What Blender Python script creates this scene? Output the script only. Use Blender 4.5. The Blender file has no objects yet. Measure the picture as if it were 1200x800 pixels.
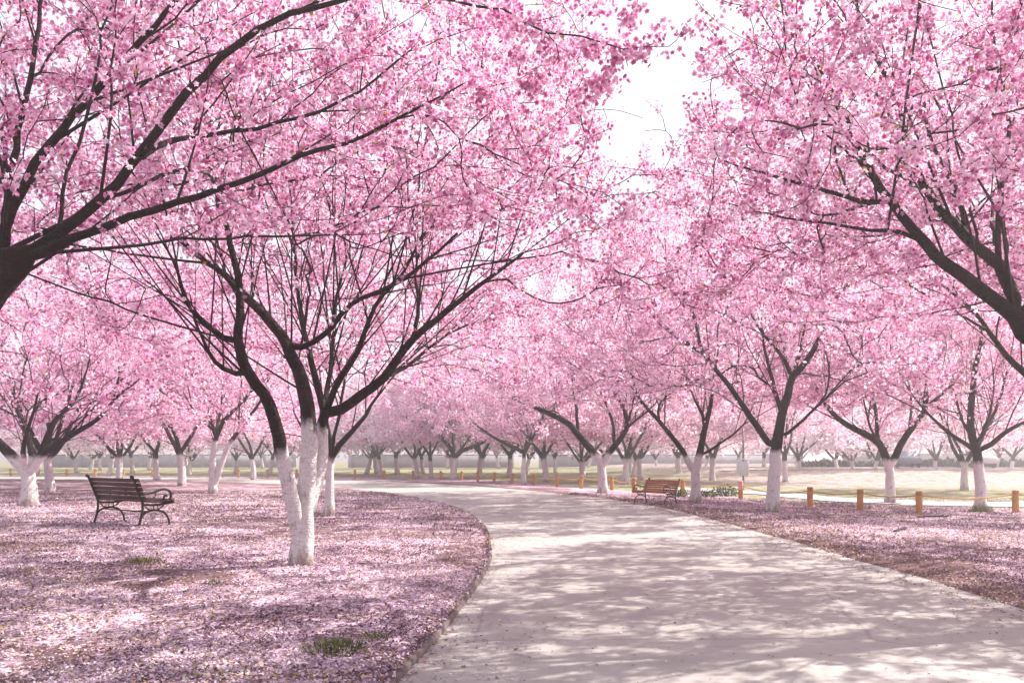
import bpy, math, random
import numpy as np
from mathutils import Vector

random.seed(7)
rng = np.random.default_rng(11)
SC = bpy.context.scene
COL = SC.collection

# ------------------------------------------------------------------ camera
CAM_H = 1.3
F = 1000.0                      # focal length in photo pixels (1200 wide)
HOR = 535.0                     # horizon line in photo pixels
cd = bpy.data.cameras.new("camera")
cd.sensor_width = 36.0
cd.lens = 36.0 * F / 1200.0
cd.shift_y = (HOR - 400.0) / 1200.0
cd.clip_start = 0.05
cd.clip_end = 4000.0
cam = bpy.data.objects.new("camera", cd)
COL.objects.link(cam)
cam.location = (0, 0, CAM_H)
cam.rotation_euler = (math.pi / 2, 0, 0)
SC.camera = cam

# ------------------------------------------------------------------ light
SUN_DIR = Vector((0.75, 0.45, 0.80)).normalized()     # towards the sun
SUN_EL = math.asin(SUN_DIR.z)
SUN_ROT = math.atan2(SUN_DIR.x, SUN_DIR.y)
world = bpy.data.worlds.new("World")
SC.world = world
world.use_nodes = True
wn = world.node_tree
bg = wn.nodes["Background"]
sky = wn.nodes.new("ShaderNodeTexSky")
sky.sky_type = 'NISHITA'
sky.sun_disc = False
sky.sun_elevation = SUN_EL
sky.sun_rotation = SUN_ROT
sky.air_density = 1.0
sky.dust_density = 6.0
sky.ozone_density = 1.0
# bright thin cloud veil over the blue
wtc = wn.nodes.new("ShaderNodeTexCoord")
wno = wn.nodes.new("ShaderNodeTexNoise"); wno.inputs["Scale"].default_value = 2.2; wno.inputs["Detail"].default_value = 6; wno.inputs["Roughness"].default_value = .55
wrp = wn.nodes.new("ShaderNodeValToRGB"); wrp.color_ramp.elements[0].position = .30; wrp.color_ramp.elements[0].color = (.35, .35, .35, 1)
wrp.color_ramp.elements[1].position = .52; wrp.color_ramp.elements[1].color = (.95, .95, .95, 1)
wmx = wn.nodes.new("ShaderNodeMix"); wmx.data_type = 'RGBA'
wn.links.new(wtc.outputs["Generated"], wno.inputs["Vector"]); wn.links.new(wno.outputs["Fac"], wrp.inputs[0]); wn.links.new(wrp.outputs[0], wmx.inputs[0])
wn.links.new(sky.outputs[0], wmx.inputs[6]); wmx.inputs[7].default_value = (3.2, 3.1, 3.4, 1)
wn.links.new(wmx.outputs[2], bg.inputs[0])
bg.inputs[1].default_value = 0.15
sd = bpy.data.lights.new("sun", 'SUN')
sd.energy = 5.0
sd.angle = math.radians(0.5)
sd.color = (1.0, 0.93, 0.84)
sun = bpy.data.objects.new("sun", sd)
COL.objects.link(sun)
sun.rotation_euler = SUN_DIR.to_track_quat('Z', 'Y').to_euler()
sun.location = (30, 10, 40)

vs = SC.view_settings
vs.view_transform = 'Standard'
vs.look = 'None'
vs.exposure = 1.16
vs.gamma = 1.0
vs.use_curve_mapping = False
cy = SC.cycles
cy.max_bounces = 6
cy.diffuse_bounces = 4
cy.glossy_bounces = 2
cy.transmission_bounces = 4
cy.transparent_max_bounces = 8
cy.volume_bounces = 0
cy.use_denoising = True
cy.sample_clamp_indirect = 6.0
cy.caustics_reflective = False
cy.caustics_refractive = False

# ------------------------------------------------------------------ helpers
def P(px, py, d):
    """a point d metres in front of the camera, seen at photo pixel (px, py)"""
    return np.array([(px - 600.0) / F * d, d, CAM_H - (py - HOR) / F * d])

def mesh_from(name, verts, faces_flat, loop_tot, mat, smooth=False, attrs=None):
    """verts (N,3); faces_flat = vertex ids of all loops; loop_tot = loops of each face"""
    me = bpy.data.meshes.new(name)
    verts = np.ascontiguousarray(verts, dtype=np.float32)
    faces_flat = np.ascontiguousarray(faces_flat, dtype=np.int32)
    loop_tot = np.ascontiguousarray(loop_tot, dtype=np.int32)
    me.vertices.add(len(verts))
    me.vertices.foreach_set("co", verts.ravel())
    me.loops.add(len(faces_flat))
    me.loops.foreach_set("vertex_index", faces_flat)
    me.polygons.add(len(loop_tot))
    st = np.concatenate([[0], np.cumsum(loop_tot)[:-1]]).astype(np.int32)
    me.polygons.foreach_set("loop_start", st)
    me.polygons.foreach_set("loop_total", loop_tot)
    if smooth:
        me.polygons.foreach_set("use_smooth", np.ones(len(loop_tot), dtype=bool))
    if attrs:
        for k, v in attrs.items():
            a = me.attributes.new(k, 'FLOAT', 'POINT')
            a.data.foreach_set("value", np.ascontiguousarray(v, dtype=np.float32))
    me.update(calc_edges=True)
    me.validate()
    if mat is not None:
        me.materials.append(mat)
    return me

def link(name, me, parent=None, loc=None):
    o = bpy.data.objects.new(name, me)
    COL.objects.link(o)
    if parent is not None:
        o.parent = parent
    if loc is not None:
        o.location = loc
    return o

def tag(o, label=None, cat=None, group=None, kind=None):
    if label: o["label"] = label
    if cat: o["category"] = cat
    if group: o["group"] = group
    if kind: o["kind"] = kind
    return o

def thing(name, label, cat, loc=(0, 0, 0), rotz=0.0, group=None, scale=1.0):
    o = bpy.data.objects.new(name, None)
    COL.objects.link(o)
    o.empty_display_size = 0.2
    o.location = loc
    o.rotation_euler = (0, 0, rotz)
    o.scale = (scale,) * 3
    return tag(o, label, cat, group)

def dup(root, loc, rotz, scale, label, group):
    r = root.copy(); COL.objects.link(r)
    r.location = loc; r.rotation_euler = (0, 0, rotz); r.scale = (scale,) * 3
    r["label"] = label; r["group"] = group
    for ch in root.children:
        c = ch.copy(); COL.objects.link(c); c.parent = r
        for g in ch.children:
            d = g.copy(); COL.objects.link(d); d.parent = c
    return r

class MB:
    """collects boxes, tubes and lathes, then becomes ONE mesh"""
    def __init__(s): s.v = []; s.f = []; s.n = 0
    def add(s, v, f):
        v = np.asarray(v, float)
        s.v.append(v); s.f += [[i + s.n for i in q] for q in f]; s.n += len(v)
    def box(s, c, size, R=None, bev=0.0):
        hx, hy, hz = [q / 2 for q in size]
        b = min(bev, hx * .9, hy * .9, hz * .9)
        if b <= 0:
            v = [(x, y, z) for x in (-hx, hx) for y in (-hy, hy) for z in (-hz, hz)]
            f = [(0, 1, 3, 2), (4, 6, 7, 5), (0, 4, 5, 1), (2, 3, 7, 6), (0, 2, 6, 4), (1, 5, 7, 3)]
        else:
            v = []; idx = {}
            for sx in (-1, 1):
                for sy in (-1, 1):
                    for sz in (-1, 1):
                        for ax in range(3):
                            p = [sx * (hx - b), sy * (hy - b), sz * (hz - b)]
                            p[ax] += (sx, sy, sz)[ax] * b
                            idx[(sx, sy, sz, ax)] = len(v); v.append(p)
            g = lambda *k: idx[k]
            f = []
            for q in (-1, 1):
                f.append([g(q, -1, -1, 0), g(q, 1, -1, 0), g(q, 1, 1, 0), g(q, -1, 1, 0)][::q])
                f.append([g(-1, q, -1, 1), g(-1, q, 1, 1), g(1, q, 1, 1), g(1, q, -1, 1)][::q])
                f.append([g(-1, -1, q, 2), g(1, -1, q, 2), g(1, 1, q, 2), g(-1, 1, q, 2)][::q])
                for r in (-1, 1):
                    f.append([g(q, r, -1, 0), g(q, r, 1, 0), g(q, r, 1, 1), g(q, r, -1, 1)])
                    f.append([g(q, -1, r, 0), g(q, 1, r, 0), g(q, 1, r, 2), g(q, -1, r, 2)])
                    f.append([g(-1, q, r, 1), g(1, q, r, 1), g(1, q, r, 2), g(-1, q, r, 2)])
            for sx in (-1, 1):
                for sy in (-1, 1):
                    for sz in (-1, 1):
                        f.append([g(sx, sy, sz, 0), g(sx, sy, sz, 1), g(sx, sy, sz, 2)])
        v = np.array(v, float)
        if R is not None: v = v @ np.asarray(R).T
        s.add(v + np.asarray(c, float), f)
    def tube(s, pts, r, n=8, cap=True):
        pts = np.asarray(pts, float)
        r = np.full(len(pts), r) if np.isscalar(r) else np.asarray(r, float)
        v, f = tube_rings(pts, r, n)
        base = s.n
        s.add(v, f)
        if cap:
            s.f.append([base + i for i in range(n)][::-1])
            s.f.append([base + (len(pts) - 1) * n + i for i in range(n)])
    def build(s, name, mat, parent=None, smooth=False):
        fl = [i for q in s.f for i in q]
        me = mesh_from(name, np.vstack(s.v), fl, [len(q) for q in s.f], mat, smooth)
        import bmesh
        bm = bmesh.new(); bm.from_mesh(me)
        bmesh.ops.recalc_face_normals(bm, faces=bm.faces)
        bm.to_mesh(me); bm.free()
        return link(name, me, parent)

def tube_rings(pts, r, n):
    m = len(pts)
    t = np.gradient(pts, axis=0)
    t /= np.maximum(np.linalg.norm(t, axis=1, keepdims=True), 1e-9)
    up = np.array([0, 0, 1.0]) if abs(t[0, 2]) < .9 else np.array([1.0, 0, 0])
    a = np.cross(t[0], up); a /= np.linalg.norm(a)
    ang = np.arange(n) * 2 * math.pi / n
    ca, sa = np.cos(ang)[:, None], np.sin(ang)[:, None]
    out = np.empty((m, n, 3))
    for i in range(m):
        a = a - t[i] * (a @ t[i])
        a /= max(np.linalg.norm(a), 1e-9)
        b = np.cross(t[i], a)
        out[i] = pts[i] + r[i] * (ca * a + sa * b)
    f = []
    for i in range(m - 1):
        for j in range(n):
            k = (j + 1) % n
            f.append((i * n + j, i * n + k, (i + 1) * n + k, (i + 1) * n + j))
    return out.reshape(-1, 3), f

def catmull(pts, step):
    pts = np.asarray(pts, float)
    if len(pts) < 2: return pts
    ext = np.vstack([2 * pts[0] - pts[1], pts, 2 * pts[-1] - pts[-2]])
    out = []
    for i in range(1, len(ext) - 2):
        p0, p1, p2, p3 = ext[i - 1:i + 3]
        n = max(1, int(round(np.linalg.norm(p2 - p1) / step)))
        for k in range(n):
            t = k / n
            out.append(.5 * ((2 * p1) + (-p0 + p2) * t + (2 * p0 - 5 * p1 + 4 * p2 - p3) * t * t + (-p0 + 3 * p1 - 3 * p2 + p3) * t ** 3))
    out.append(pts[-1])
    return np.array(out)

def vnoise(x, y, s, seed=0):
    """cheap smooth value noise in 0..1"""
    x = np.asarray(x, float) / s; y = np.asarray(y, float) / s
    xi = np.floor(x).astype(np.int64); yi = np.floor(y).astype(np.int64)
    fx = x - xi; fy = y - yi
    fx = fx * fx * (3 - 2 * fx); fy = fy * fy * (3 - 2 * fy)
    def h(i, j):
        n = (i * 374761393 + j * 668265263 + seed * 982451653) & 0x7fffffff
        n = ((n ^ (n >> 13)) * 1274126177) & 0x7fffffff
        return ((n ^ (n >> 16)) & 0xffff) / 65535.0
    return (h(xi, yi) * (1 - fx) + h(xi + 1, yi) * fx) * (1 - fy) + (h(xi, yi + 1) * (1 - fx) + h(xi + 1, yi + 1) * fx) * fy

# ------------------------------------------------------------------ materials
class NT:
    def __init__(s, name):
        s.m = bpy.data.materials.new(name); s.m.use_nodes = True
        s.t = s.m.node_tree; s.t.nodes.clear()
        s.out = s.new("ShaderNodeOutputMaterial")
    def new(s, typ, **kw):
        n = s.t.nodes.new(typ)
        for k, v in kw.items():
            if k in n.inputs: n.inputs[k].default_value = v
            else: setattr(n, k, v)
        return n
    def lk(s, a, b): s.t.links.new(a, b)
    def noise(s, vec, scale, detail=4, rough=.6, dist=0.0):
        n = s.new("ShaderNodeTexNoise")
        n.inputs["Scale"].default_value = scale; n.inputs["Detail"].default_value = detail
        n.inputs["Roughness"].default_value = rough; n.inputs["Distortion"].default_value = dist
        if vec is not None: s.lk(vec, n.inputs["Vector"])
        return n.outputs["Fac"]
    def ramp(s, fac, stops, interp='LINEAR'):
        n = s.new("ShaderNodeValToRGB"); r = n.color_ramp; r.interpolation = interp
        while len(r.elements) < len(stops): r.elements.new(0.5)
        for e, (p, c) in zip(r.elements, stops):
            e.position = p; e.color = (*c, 1) if len(c) == 3 else c
        s.lk(fac, n.inputs[0])
        return n.outputs[0]
    def mix(s, fac, a, b, blend='MIX'):
        n = s.new("ShaderNodeMix", data_type='RGBA', blend_type=blend)
        for sock, v in ((n.inputs[0], fac), (n.inputs[6], a), (n.inputs[7], b)):
            if isinstance(v, bpy.types.NodeSocket): s.lk(v, sock)
            else: sock.default_value = v if not isinstance(v, tuple) else (*v, 1)
        return n.outputs[2]
    def math(s, op, a, b=0.0, clamp=False):
        n = s.new("ShaderNodeMath", operation=op, use_clamp=clamp)
        for sock, v in ((n.inputs[0], a), (n.inputs[1], b)):
            if isinstance(v, bpy.types.NodeSocket): s.lk(v, sock)
            else: sock.default_value = v
        return n.outputs[0]
    def attr(s, name):
        n = s.new("ShaderNodeAttribute"); n.attribute_name = name
        return n.outputs["Fac"]
    def coord(s, which="Object"):
        return s.new("ShaderNodeTexCoord").outputs[which]
    def principled(s, col, rough=.8, bump=None, bstr=.3, bdist=.02, metal=0.0, spec=.3):
        p = s.new("ShaderNodeBsdfPrincipled")
        if isinstance(col, tuple): p.inputs["Base Color"].default_value = (*col, 1)
        else: s.lk(col, p.inputs["Base Color"])
        if isinstance(rough, float): p.inputs["Roughness"].default_value = rough
        else: s.lk(rough, p.inputs["Roughness"])
        p.inputs["Metallic"].default_value = metal
        p.inputs["Specular IOR Level"].default_value = spec
        if bump is not None:
            b = s.new("ShaderNodeBump"); b.inputs["Strength"].default_value = bstr; b.inputs["Distance"].default_value = bdist
            s.lk(bump, b.inputs["Height"]); s.lk(b.outputs[0], p.inputs["Normal"])
        s.lk(p.outputs[0], s.out.inputs["Surface"])
        return p

def mat_petal(name, stops, trans=.54):
    n = NT(name)
    c = n.ramp(n.attr("tint"), stops)
    d = n.new("ShaderNodeBsdfDiffuse"); t = n.new("ShaderNodeBsdfTranslucent"); m = n.new("ShaderNodeMixShader")
    n.lk(c, d.inputs[0]); n.lk(c, t.inputs[0]); m.inputs[0].default_value = trans
    n.lk(d.outputs[0], m.inputs[1]); n.lk(t.outputs[0], m.inputs[2]); n.lk(m.outputs[0], n.out.inputs[0])
    return n.m

PETAL = mat_petal("cherry_petals", [
    (0.00, (.42, .07, .22)), (0.20, (.68, .23, .46)), (0.50, (.88, .55, .74)), (0.78, (.93, .75, .86)), (0.93, (.95, .89, .93)),
    (0.945, (.45, .20, .08)), (0.97, (.60, .42, .10)), (1.0, (.30, .10, .08))])
FALLEN = mat_petal("fallen_petal_litter", [
    (0.0, (.10, .045, .07)), (0.2, (.23, .135, .20)), (.4, (.44, .30, .42)), (.6, (.63, .49, .60)), (.8, (.78, .70, .75)), (.86, (.62, .52, .42)), (.93, (.33, .20, .13)), (1.0, (.11, .055, .045))], .15)

def mat_bark():
    n = NT("cherry_bark")
    co = n.coord()
    mp = n.new("ShaderNodeMapping"); mp.inputs["Scale"].default_value = (1, 1, .45); n.lk(co, mp.inputs[0])
    mp2 = n.new("ShaderNodeMapping"); mp2.inputs["Scale"].default_value = (1, 1, 3.5); n.lk(co, mp2.inputs[0])
    big = n.noise(mp.outputs[0], 9, 5, .65)
    fine = n.noise(mp.outputs[0], 55, 4, .7)
    ringn = n.noise(mp2.outputs[0], 14, 3, .6)
    dark = n.ramp(big, [(.3, (.007, .003, .004)), (.55, (.019, .009, .010)), (.8, (.055, .032, .030))])
    dark = n.mix(n.math('MULTIPLY', ringn, .35), dark, (.035, .021, .02))
    w = n.ramp(fine, [(.25, (.46, .41, .40)), (.45, (.68, .65, .65)), (.7, (.80, .78, .78))])
    w = n.mix(n.ramp(ringn, [(.56, (0, 0, 0)), (.74, (.6, .6, .6))]), w, (.33, .26, .25))
    w = n.mix(n.ramp(big, [(.58, (0, 0, 0)), (.72, (.75, .75, .75))]), w, (.20, .14, .13))
    sp = n.new("ShaderNodeSeparateXYZ"); n.lk(co, sp.inputs[0])
    mud = n.math('ADD', n.math('MULTIPLY', sp.outputs[2], -4.0), n.math('ADD', n.math('MULTIPLY', n.math('SUBTRACT', big, .5), 3.2), 1.0))
    w = n.mix(n.ramp(mud, [(.2, (0, 0, 0)), (.9, (.75, .75, .75))]), w, (.22, .15, .13))
    # wash = how far below the upper edge of the whitewash, in metres
    e = n.math('ADD', n.attr("wash"), n.math('MULTIPLY', n.math('SUBTRACT', big, .5), .30))
    fac = n.ramp(n.math('ADD', n.math('MULTIPLY', e, 8.0), .5), [(0, (0, 0, 0)), (1, (1, 1, 1))])
    c = n.mix(fac, dark, w)
    h = n.math('ADD', big, n.math('ADD', n.math('MULTIPLY', fine, .5), ringn))
    n.principled(c, .85, h, 1.0, .035, spec=.2)
    return n.m
BARK = mat_bark()

def mat_twig():
    n = NT("twig_bark")
    c = n.ramp(n.noise(n.coord(), 12, 3), [(.3, (.010, .004, .006)), (.7, (.028, .013, .015))])
    n.principled(c, .8, spec=.25)
    return n.m
TWIG = mat_twig()

def mat_ground():
    n = NT("ground_litter")
    co = n.coord()
    n1 = n.noise(co, .35, 4, .6)
    n2 = n.noise(co, 2.2, 5, .65)
    n3 = n.noise(co, 22, 5, .75)
    n4 = n.noise(co, 70, 3, .7)
    vor = n.new("ShaderNodeTexVoronoi"); vor.inputs["Scale"].default_value = 26; n.lk(co, vor.inputs["Vector"])
    vor2 = n.new("ShaderNodeTexVoronoi"); vor2.inputs["Scale"].default_value = 11; n.lk(co, vor2.inputs["Vector"])
    sepv = n.new("ShaderNodeSeparateColor"); n.lk(vor.outputs["Color"], sepv.inputs[0])
    sepw = n.new("ShaderNodeSeparateColor"); n.lk(vor2.outputs["Color"], sepw.inputs[0])
    soil = n.ramp(n3, [(.3, (.06, .032, .04)), (.5, (.15, .09, .095)), (.7, (.30, .20, .19))])
    pet = n.ramp(sepv.outputs[0], [(0, (.16, .08, .13)), (.3, (.36, .22, .33)), (.6, (.54, .40, .52)), (1, (.78, .68, .74))])
    pet = n.mix(n.math('MULTIPLY', sepw.outputs[0], .35), pet, (.60, .44, .42))
    cover = n.math('ADD', n.math('MULTIPLY', n.attr("petals"), .95), n.math('MULTIPLY', n.math('SUBTRACT', n2, .5), 1.1))
    cover = n.math('ADD', cover, n.math('MULTIPLY', n.math('SUBTRACT', n3, .5), 1.0))
    fac = n.ramp(cover, [(.40, (0, 0, 0)), (.58, (1, 1, 1))])
    g = n.ramp(n4, [(.3, (.085, .115, .04)), (.5, (.17, .205, .075)), (.7, (.30, .31, .15))])
    g = n.mix(n.ramp(n2, [(.38, (0, 0, 0)), (.68, (.7, .7, .7))]), g, (.36, .33, .20))
    gcov = n.math('ADD', n.attr("grass"), n.math('MULTIPLY', n.math('SUBTRACT', n2, .5), 1.0))
    gf = n.ramp(gcov, [(.42, (0, 0, 0)), (.60, (1, 1, 1))])
    base = n.mix(gf, soil, g)
    c = n.mix(fac, base, pet)
    h = n.math('ADD', n3, n.math('ADD', n.math('MULTIPLY', n4, .5), sepv.outputs[1]))
    n.principled(c, .95, h, .6, .03, spec=.1)
    return n.m

def mat_path():
    n = NT("path_concrete")
    co = n.coord()
    a = n.noise(co, .6, 5, .6); b = n.noise(co, 9, 5, .7); c = n.noise(co, 120, 2, .6)
    base = n.ramp(a, [(.3, (.33, .312, .302)), (.7, (.43, .41, .393))])
    base = n.mix(n.ramp(b, [(.35, (0, 0, 0)), (.75, (.5, .5, .5))]), base, (.31, .28, .26))
    base = n.mix(n.ramp(c, [(.45, (0, 0, 0)), (.8, (.5, .5, .5))]), base, (.22, .20, .20))
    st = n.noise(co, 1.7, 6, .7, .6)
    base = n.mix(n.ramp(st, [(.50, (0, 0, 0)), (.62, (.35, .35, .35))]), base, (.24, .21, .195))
    # hairline cracks
    v = n.new("ShaderNodeTexVoronoi"); v.feature = 'DISTANCE_TO_EDGE'; v.inputs["Scale"].default_value = .32
    mp = n.new("ShaderNodeMapping"); n.lk(co, mp.inputs[0])
    wob = n.new("ShaderNodeTexNoise"); wob.inputs["Scale"].default_value = 1.8; n.lk(co, wob.inputs["Vector"])
    vm = n.new("ShaderNodeMixRGB"); vm.inputs[0].default_value = .12; n.lk(co, vm.inputs[1]); n.lk(wob.outputs["Color"], vm.inputs[2])
    n.lk(vm.outputs[0], v.inputs["Vector"])
    cr = n.ramp(v.outputs["Distance"], [(0, (.55, .55, .55)), (.006, (0, 0, 0))])
    base = n.mix(cr, base, (.2, .17, .17))
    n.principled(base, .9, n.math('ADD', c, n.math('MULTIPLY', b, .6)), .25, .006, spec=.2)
    return n.m

def mat_simple(name, c0, c1, scale=20, rough=.7, metal=0.0, spec=.3, stretch=None, bstr=.2):
    n = NT(name)
    co = n.coord()
    if stretch:
        mp = n.new("ShaderNodeMapping"); mp.inputs["Scale"].default_value = stretch; n.lk(co, mp.inputs[0]); co = mp.outputs[0]
    f = n.noise(co, scale, 5, .65)
    n.principled(n.ramp(f, [(.3, c0), (.7, c1)]), rough, f, bstr, .01, metal, spec)
    return n.m

M_GROUND = mat_ground()
M_PATH = mat_path()
M_KERB = mat_simple("kerb_stone", (.06, .042, .045), (.20, .15, .15), 9, .9, bstr=.6)
M_DARKWOOD = mat_simple("dark_bench_wood", (.028, .012, .013), (.075, .034, .032), 16, .55, stretch=(1, 8, 8))
M_REDWOOD = mat_simple("red_bench_wood", (.22, .05, .022), (.38, .11, .045), 16, .5, stretch=(1, 8, 8))
M_IRON = mat_simple("black_cast_iron", (.012, .010, .011), (.03, .024, .026), 30, .5, 0.3)
def mat_post():
    n = NT("post_wood")
    co = n.coord()
    mp = n.new("ShaderNodeMapping"); mp.inputs["Scale"].default_value = (6, 6, 1); n.lk(co, mp.inputs[0])
    f = n.noise(mp.outputs[0], 12, 5, .65); g = n.noise(co, 7, 4, .6)
    rnd = n.new("ShaderNodeObjectInfo").outputs["Random"]
    c = n.ramp(f, [(.3, (.36, .155, .035)), (.7, (.60, .31, .08))])
    c = n.mix(n.math('MULTIPLY', rnd, .28), c, (.36, .24, .13))
    c = n.mix(n.ramp(g, [(.52, (0, 0, 0)), (.68, (.7, .7, .7))]), c, (.20, .12, .07))
    n.principled(c, .8, f, .4, .01, spec=.15)
    return n.m
M_POST = mat_post()
M_POSTPINK = mat_simple("faded_pink_paint", (.60, .30, .28), (.72, .44, .40), 12, .7)
M_ROPE = mat_simple("rope_fibre", (.40, .27, .08), (.60, .43, .16), 60, .9)
M_GRASS = mat_petal("grass_blades", [(0, (.05, .07, .025)), (.5, (.13, .16, .055)), (1, (.36, .32, .14))], .3)
M_SHRUB = mat_petal("dark_leaves", [(0, (.03, .045, .03)), (.5, (.07, .10, .05)), (1, (.16, .18, .09))], .3)
M_HEDGE = mat_petal("hedge_leaves", [(0, (.05, .06, .06)), (.5, (.11, .13, .12)), (1, (.20, .20, .20))], .3)
M_WALL = mat_simple("far_plaster", (.34, .32, .38), (.42, .40, .46), 1, .9)
M_ROOF = mat_simple("far_roof", (.10, .10, .14), (.15, .14, .18), 2, .8)
M_GLASS = mat_simple("window_glass", (.05, .06, .09), (.08, .09, .12), 2, .15)
M_PALE = mat_simple("pale_metal", (.42, .43, .47), (.52, .53, .57), 6, .5)
M_POLE = mat_simple("grey_pole_metal", (.12, .10, .11), (.20, .17, .18), 10, .5, .5)
M_PALEPATH = mat_simple("pale_gravel", (.44, .39, .42), (.58, .53, .56), 5, .95)
M_CARBODY = mat_simple("blue_grey_car_paint", (.20, .22, .30), (.23, .25, .33), 1, .3)
M_CARWHITE = mat_simple("pale_car_paint", (.60, .60, .65), (.64, .64, .68), 1, .3)
M_TYRE = mat_simple("tyre_rubber", (.02, .02, .02), (.03, .03, .03), 10, .9)

# ------------------------------------------------------------------ terrain
LEFT_EDGE = catmull([(-2.0, -40), (-1.3, -8), (-1.1, -2), (-.72, 4.2), (-.5, 6.5), (-.36, 8.5), (-.28, 10.5), (-.31, 12.4), (-.57, 16.25), (-1.36, 21), (-2.9, 26),
                     (-5, 31), (-7.8, 35.7), (-12, 40.5), (-18, 44.5), (-30, 48.5), (-80, 55)], .6)
RIGHT_EDGE = catmull([(4.2, -40), (4.2, -8), (4.15, 3), (4.15, 6.84), (4.2, 8.4), (4.15, 11.8), (4.05, 15.85), (3.6, 22.4), (2.3, 28), (0, 34), (-3, 39.5),
                      (-7.5, 45.5), (-15, 50.5), (-30, 55), (-80, 61)], .6)

def dist_poly(x, y, line):
    best = np.full(x.shape, 1e9)
    for i in range(len(line) - 1):
        a = line[i]; b = line[i + 1] - a
        t = np.clip(((x - a[0]) * b[0] + (y - a[1]) * b[1]) / (b @ b), 0, 1)
        best = np.minimum(best, (x - a[0] - t * b[0]) ** 2 + (y - a[1] - t * b[1]) ** 2)
    return np.sqrt(best)

PATH_POLY = np.vstack([LEFT_EDGE, RIGHT_EDGE[::-1]])
def in_path(x, y):
    c = np.zeros(x.shape, bool)
    p = PATH_POLY
    for i in range(len(p)):
        x0, y0 = p[i]; x1, y1 = p[i - 1]
        if y0 == y1: continue
        m = ((y0 > y) != (y1 > y)) & (x < (x1 - x0) * (y - y0) / (y1 - y0) + x0)
        c ^= m
    return c

def sstep(a, b, x):
    t = np.clip((x - a) / (b - a), 0, 1); return t * t * (3 - 2 * t)

def terrain(x, y):
    """-> z, inside path, is left of path, distance to left edge, to right edge"""
    x = np.asarray(x, float); y = np.asarray(y, float)
    ins = in_path(x, y)
    dl = dist_poly(x, y, LEFT_EDGE[::2]); dr = dist_poly(x, y, RIGHT_EDGE[::2])
    left = dl < dr
    n = (vnoise(x, y, .9, 1) - .5) * .05 + (vnoise(x, y, .3, 2) - .5) * .025
    n = n * np.clip(1.4 - np.hypot(x, y) / 60, 0, 1)
    zl = -.04 + .105 * sstep(.0, .09, dl) + .02 * sstep(.1, .8, dl) + n * sstep(0.05, .5, dl) * .9
    zr = -.03 + .042 * sstep(.02, .28, dr) + n * .6 * sstep(0, .3, dr) - .17 * sstep(1.0, 6.5, dr)
    z = np.where(left, zl, zr)
    z = np.where(ins, -.04, z)
    return z, ins, left, dl, dr

def gz(x, y):
    return float(terrain(np.array([x]), np.array([y]))[0][0])

def ground_at(px, py):
    """where the sight line through a photo pixel meets the ground"""
    z = 0.0
    for _ in range(6):
        d = (CAM_H - z) / ((py - HOR) / F)
        x = (px - 600) / F * d
        z = gz(x, d)
    return np.array([x, d, z])

def axis(lo, a, b, hi, st, grow):
    mid = list(np.arange(a, b + st * .5, st))
    up = []; v = b; s = st
    while v < hi: s *= grow; v += s; up.append(v)
    dn = []; v = a; s = st
    while v > lo: s *= grow; v -= s; dn.append(v)
    return np.array(dn[::-1] + mid + up)

gx = axis(-290, -10, 12, 290, .11, 1.06)
gy = axis(-60, 2.5, 24, 330, .11, 1.045)
GX, GY = np.meshgrid(gx, gy)
gxr, gyr = GX.ravel(), GY.ravel()
Z, INS, LEFT, DL, DR = terrain(gxr, gyr)
far = np.hypot(gxr, gyr)
# bank that rises a little behind the lawn on the right
Z = Z + np.where(~LEFT & ~INS, .55 * sstep(46, 60, gyr) * sstep(6, 20, gxr), 0) * sstep(300, 100, far)
# petals cover the ground under the trees; the lawn beyond the fence is clear of them
FENCE_PTS = [ground_at(*q)[:2] for q in ((1077, 602), (1008, 598), (949, 594), (868, 584), (743, 577), (717, 574), (681, 572), (653, 570), (625, 568), (600, 566.3), (579, 564.8), (560, 563.6), (541, 562.6))]
FENCE_PTS = [np.array(p) for p in FENCE_PTS]
FL = np.array([(60.0, 17.5), (17.5, 21.5)] + [tuple(p) for p in FENCE_PTS] + [(-5.5, 54.6), (-9, 56.5), (-13.5, 58.3), (-19, 60), (-28, 62), (-45, 64.5), (-80, 68)])
def beyond_fence(x, y):
    # right/behind side of the fence line: compare with fence depth along x
    o = np.argsort(FL[:, 0]); fx = FL[o, 0]; fy = FL[o, 1]
    return y - np.interp(x, fx, fy)
bf = beyond_fence(gxr, gyr)
soilpatch = 1 - sstep(.28, .48, vnoise(gxr, gyr, 1.7, 61))
grass = sstep(.2, 2.0, bf) * .95
grass = np.maximum(grass, .33 * sstep(25, 60, far))
lawn = sstep(1.5, 4, bf) 
pet = .66 - .27 * lawn + .13 * sstep(33, 46, gyr) * sstep(8, 16, gxr)
pet = np.where((~LEFT) & (bf < 0), .66 - .40 * np.exp(-(DR / 1.1) ** 2) , pet)
grass = np.where((~LEFT) & (bf < 0), np.maximum(grass, .50 * vnoise(gxr, gyr, 1.8, 6)), grass)
pet = np.where(LEFT & (DL < 1.0), .62, pet)
pet = np.where(LEFT & ~INS, pet - .22 * sstep(20, 32, gyr) * (.3 + vnoise(gxr, gyr, 3.0, 8)), pet)
grass = np.where(LEFT & ~INS, .18 * vnoise(gxr, gyr, 2.5, 5) + np.where(bf > 0, grass, 0), grass)
pet = pet - np.where(bf < 0, .22 * soilpatch, 0)
ny, nx = len(gy), len(gx)
I = np.arange(ny * nx).reshape(ny, nx)
quads = np.stack([I[:-1, :-1], I[:-1, 1:], I[1:, 1:], I[1:, :-1]], -1).reshape(-1, 4)
gme = mesh_from("ground", np.stack([gxr, gyr, Z], 1), quads.ravel(), np.full(len(quads), 4), M_GROUND, True, {"petals": pet, "grass": grass})
tag(link("ground", gme), kind="structure")

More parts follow.
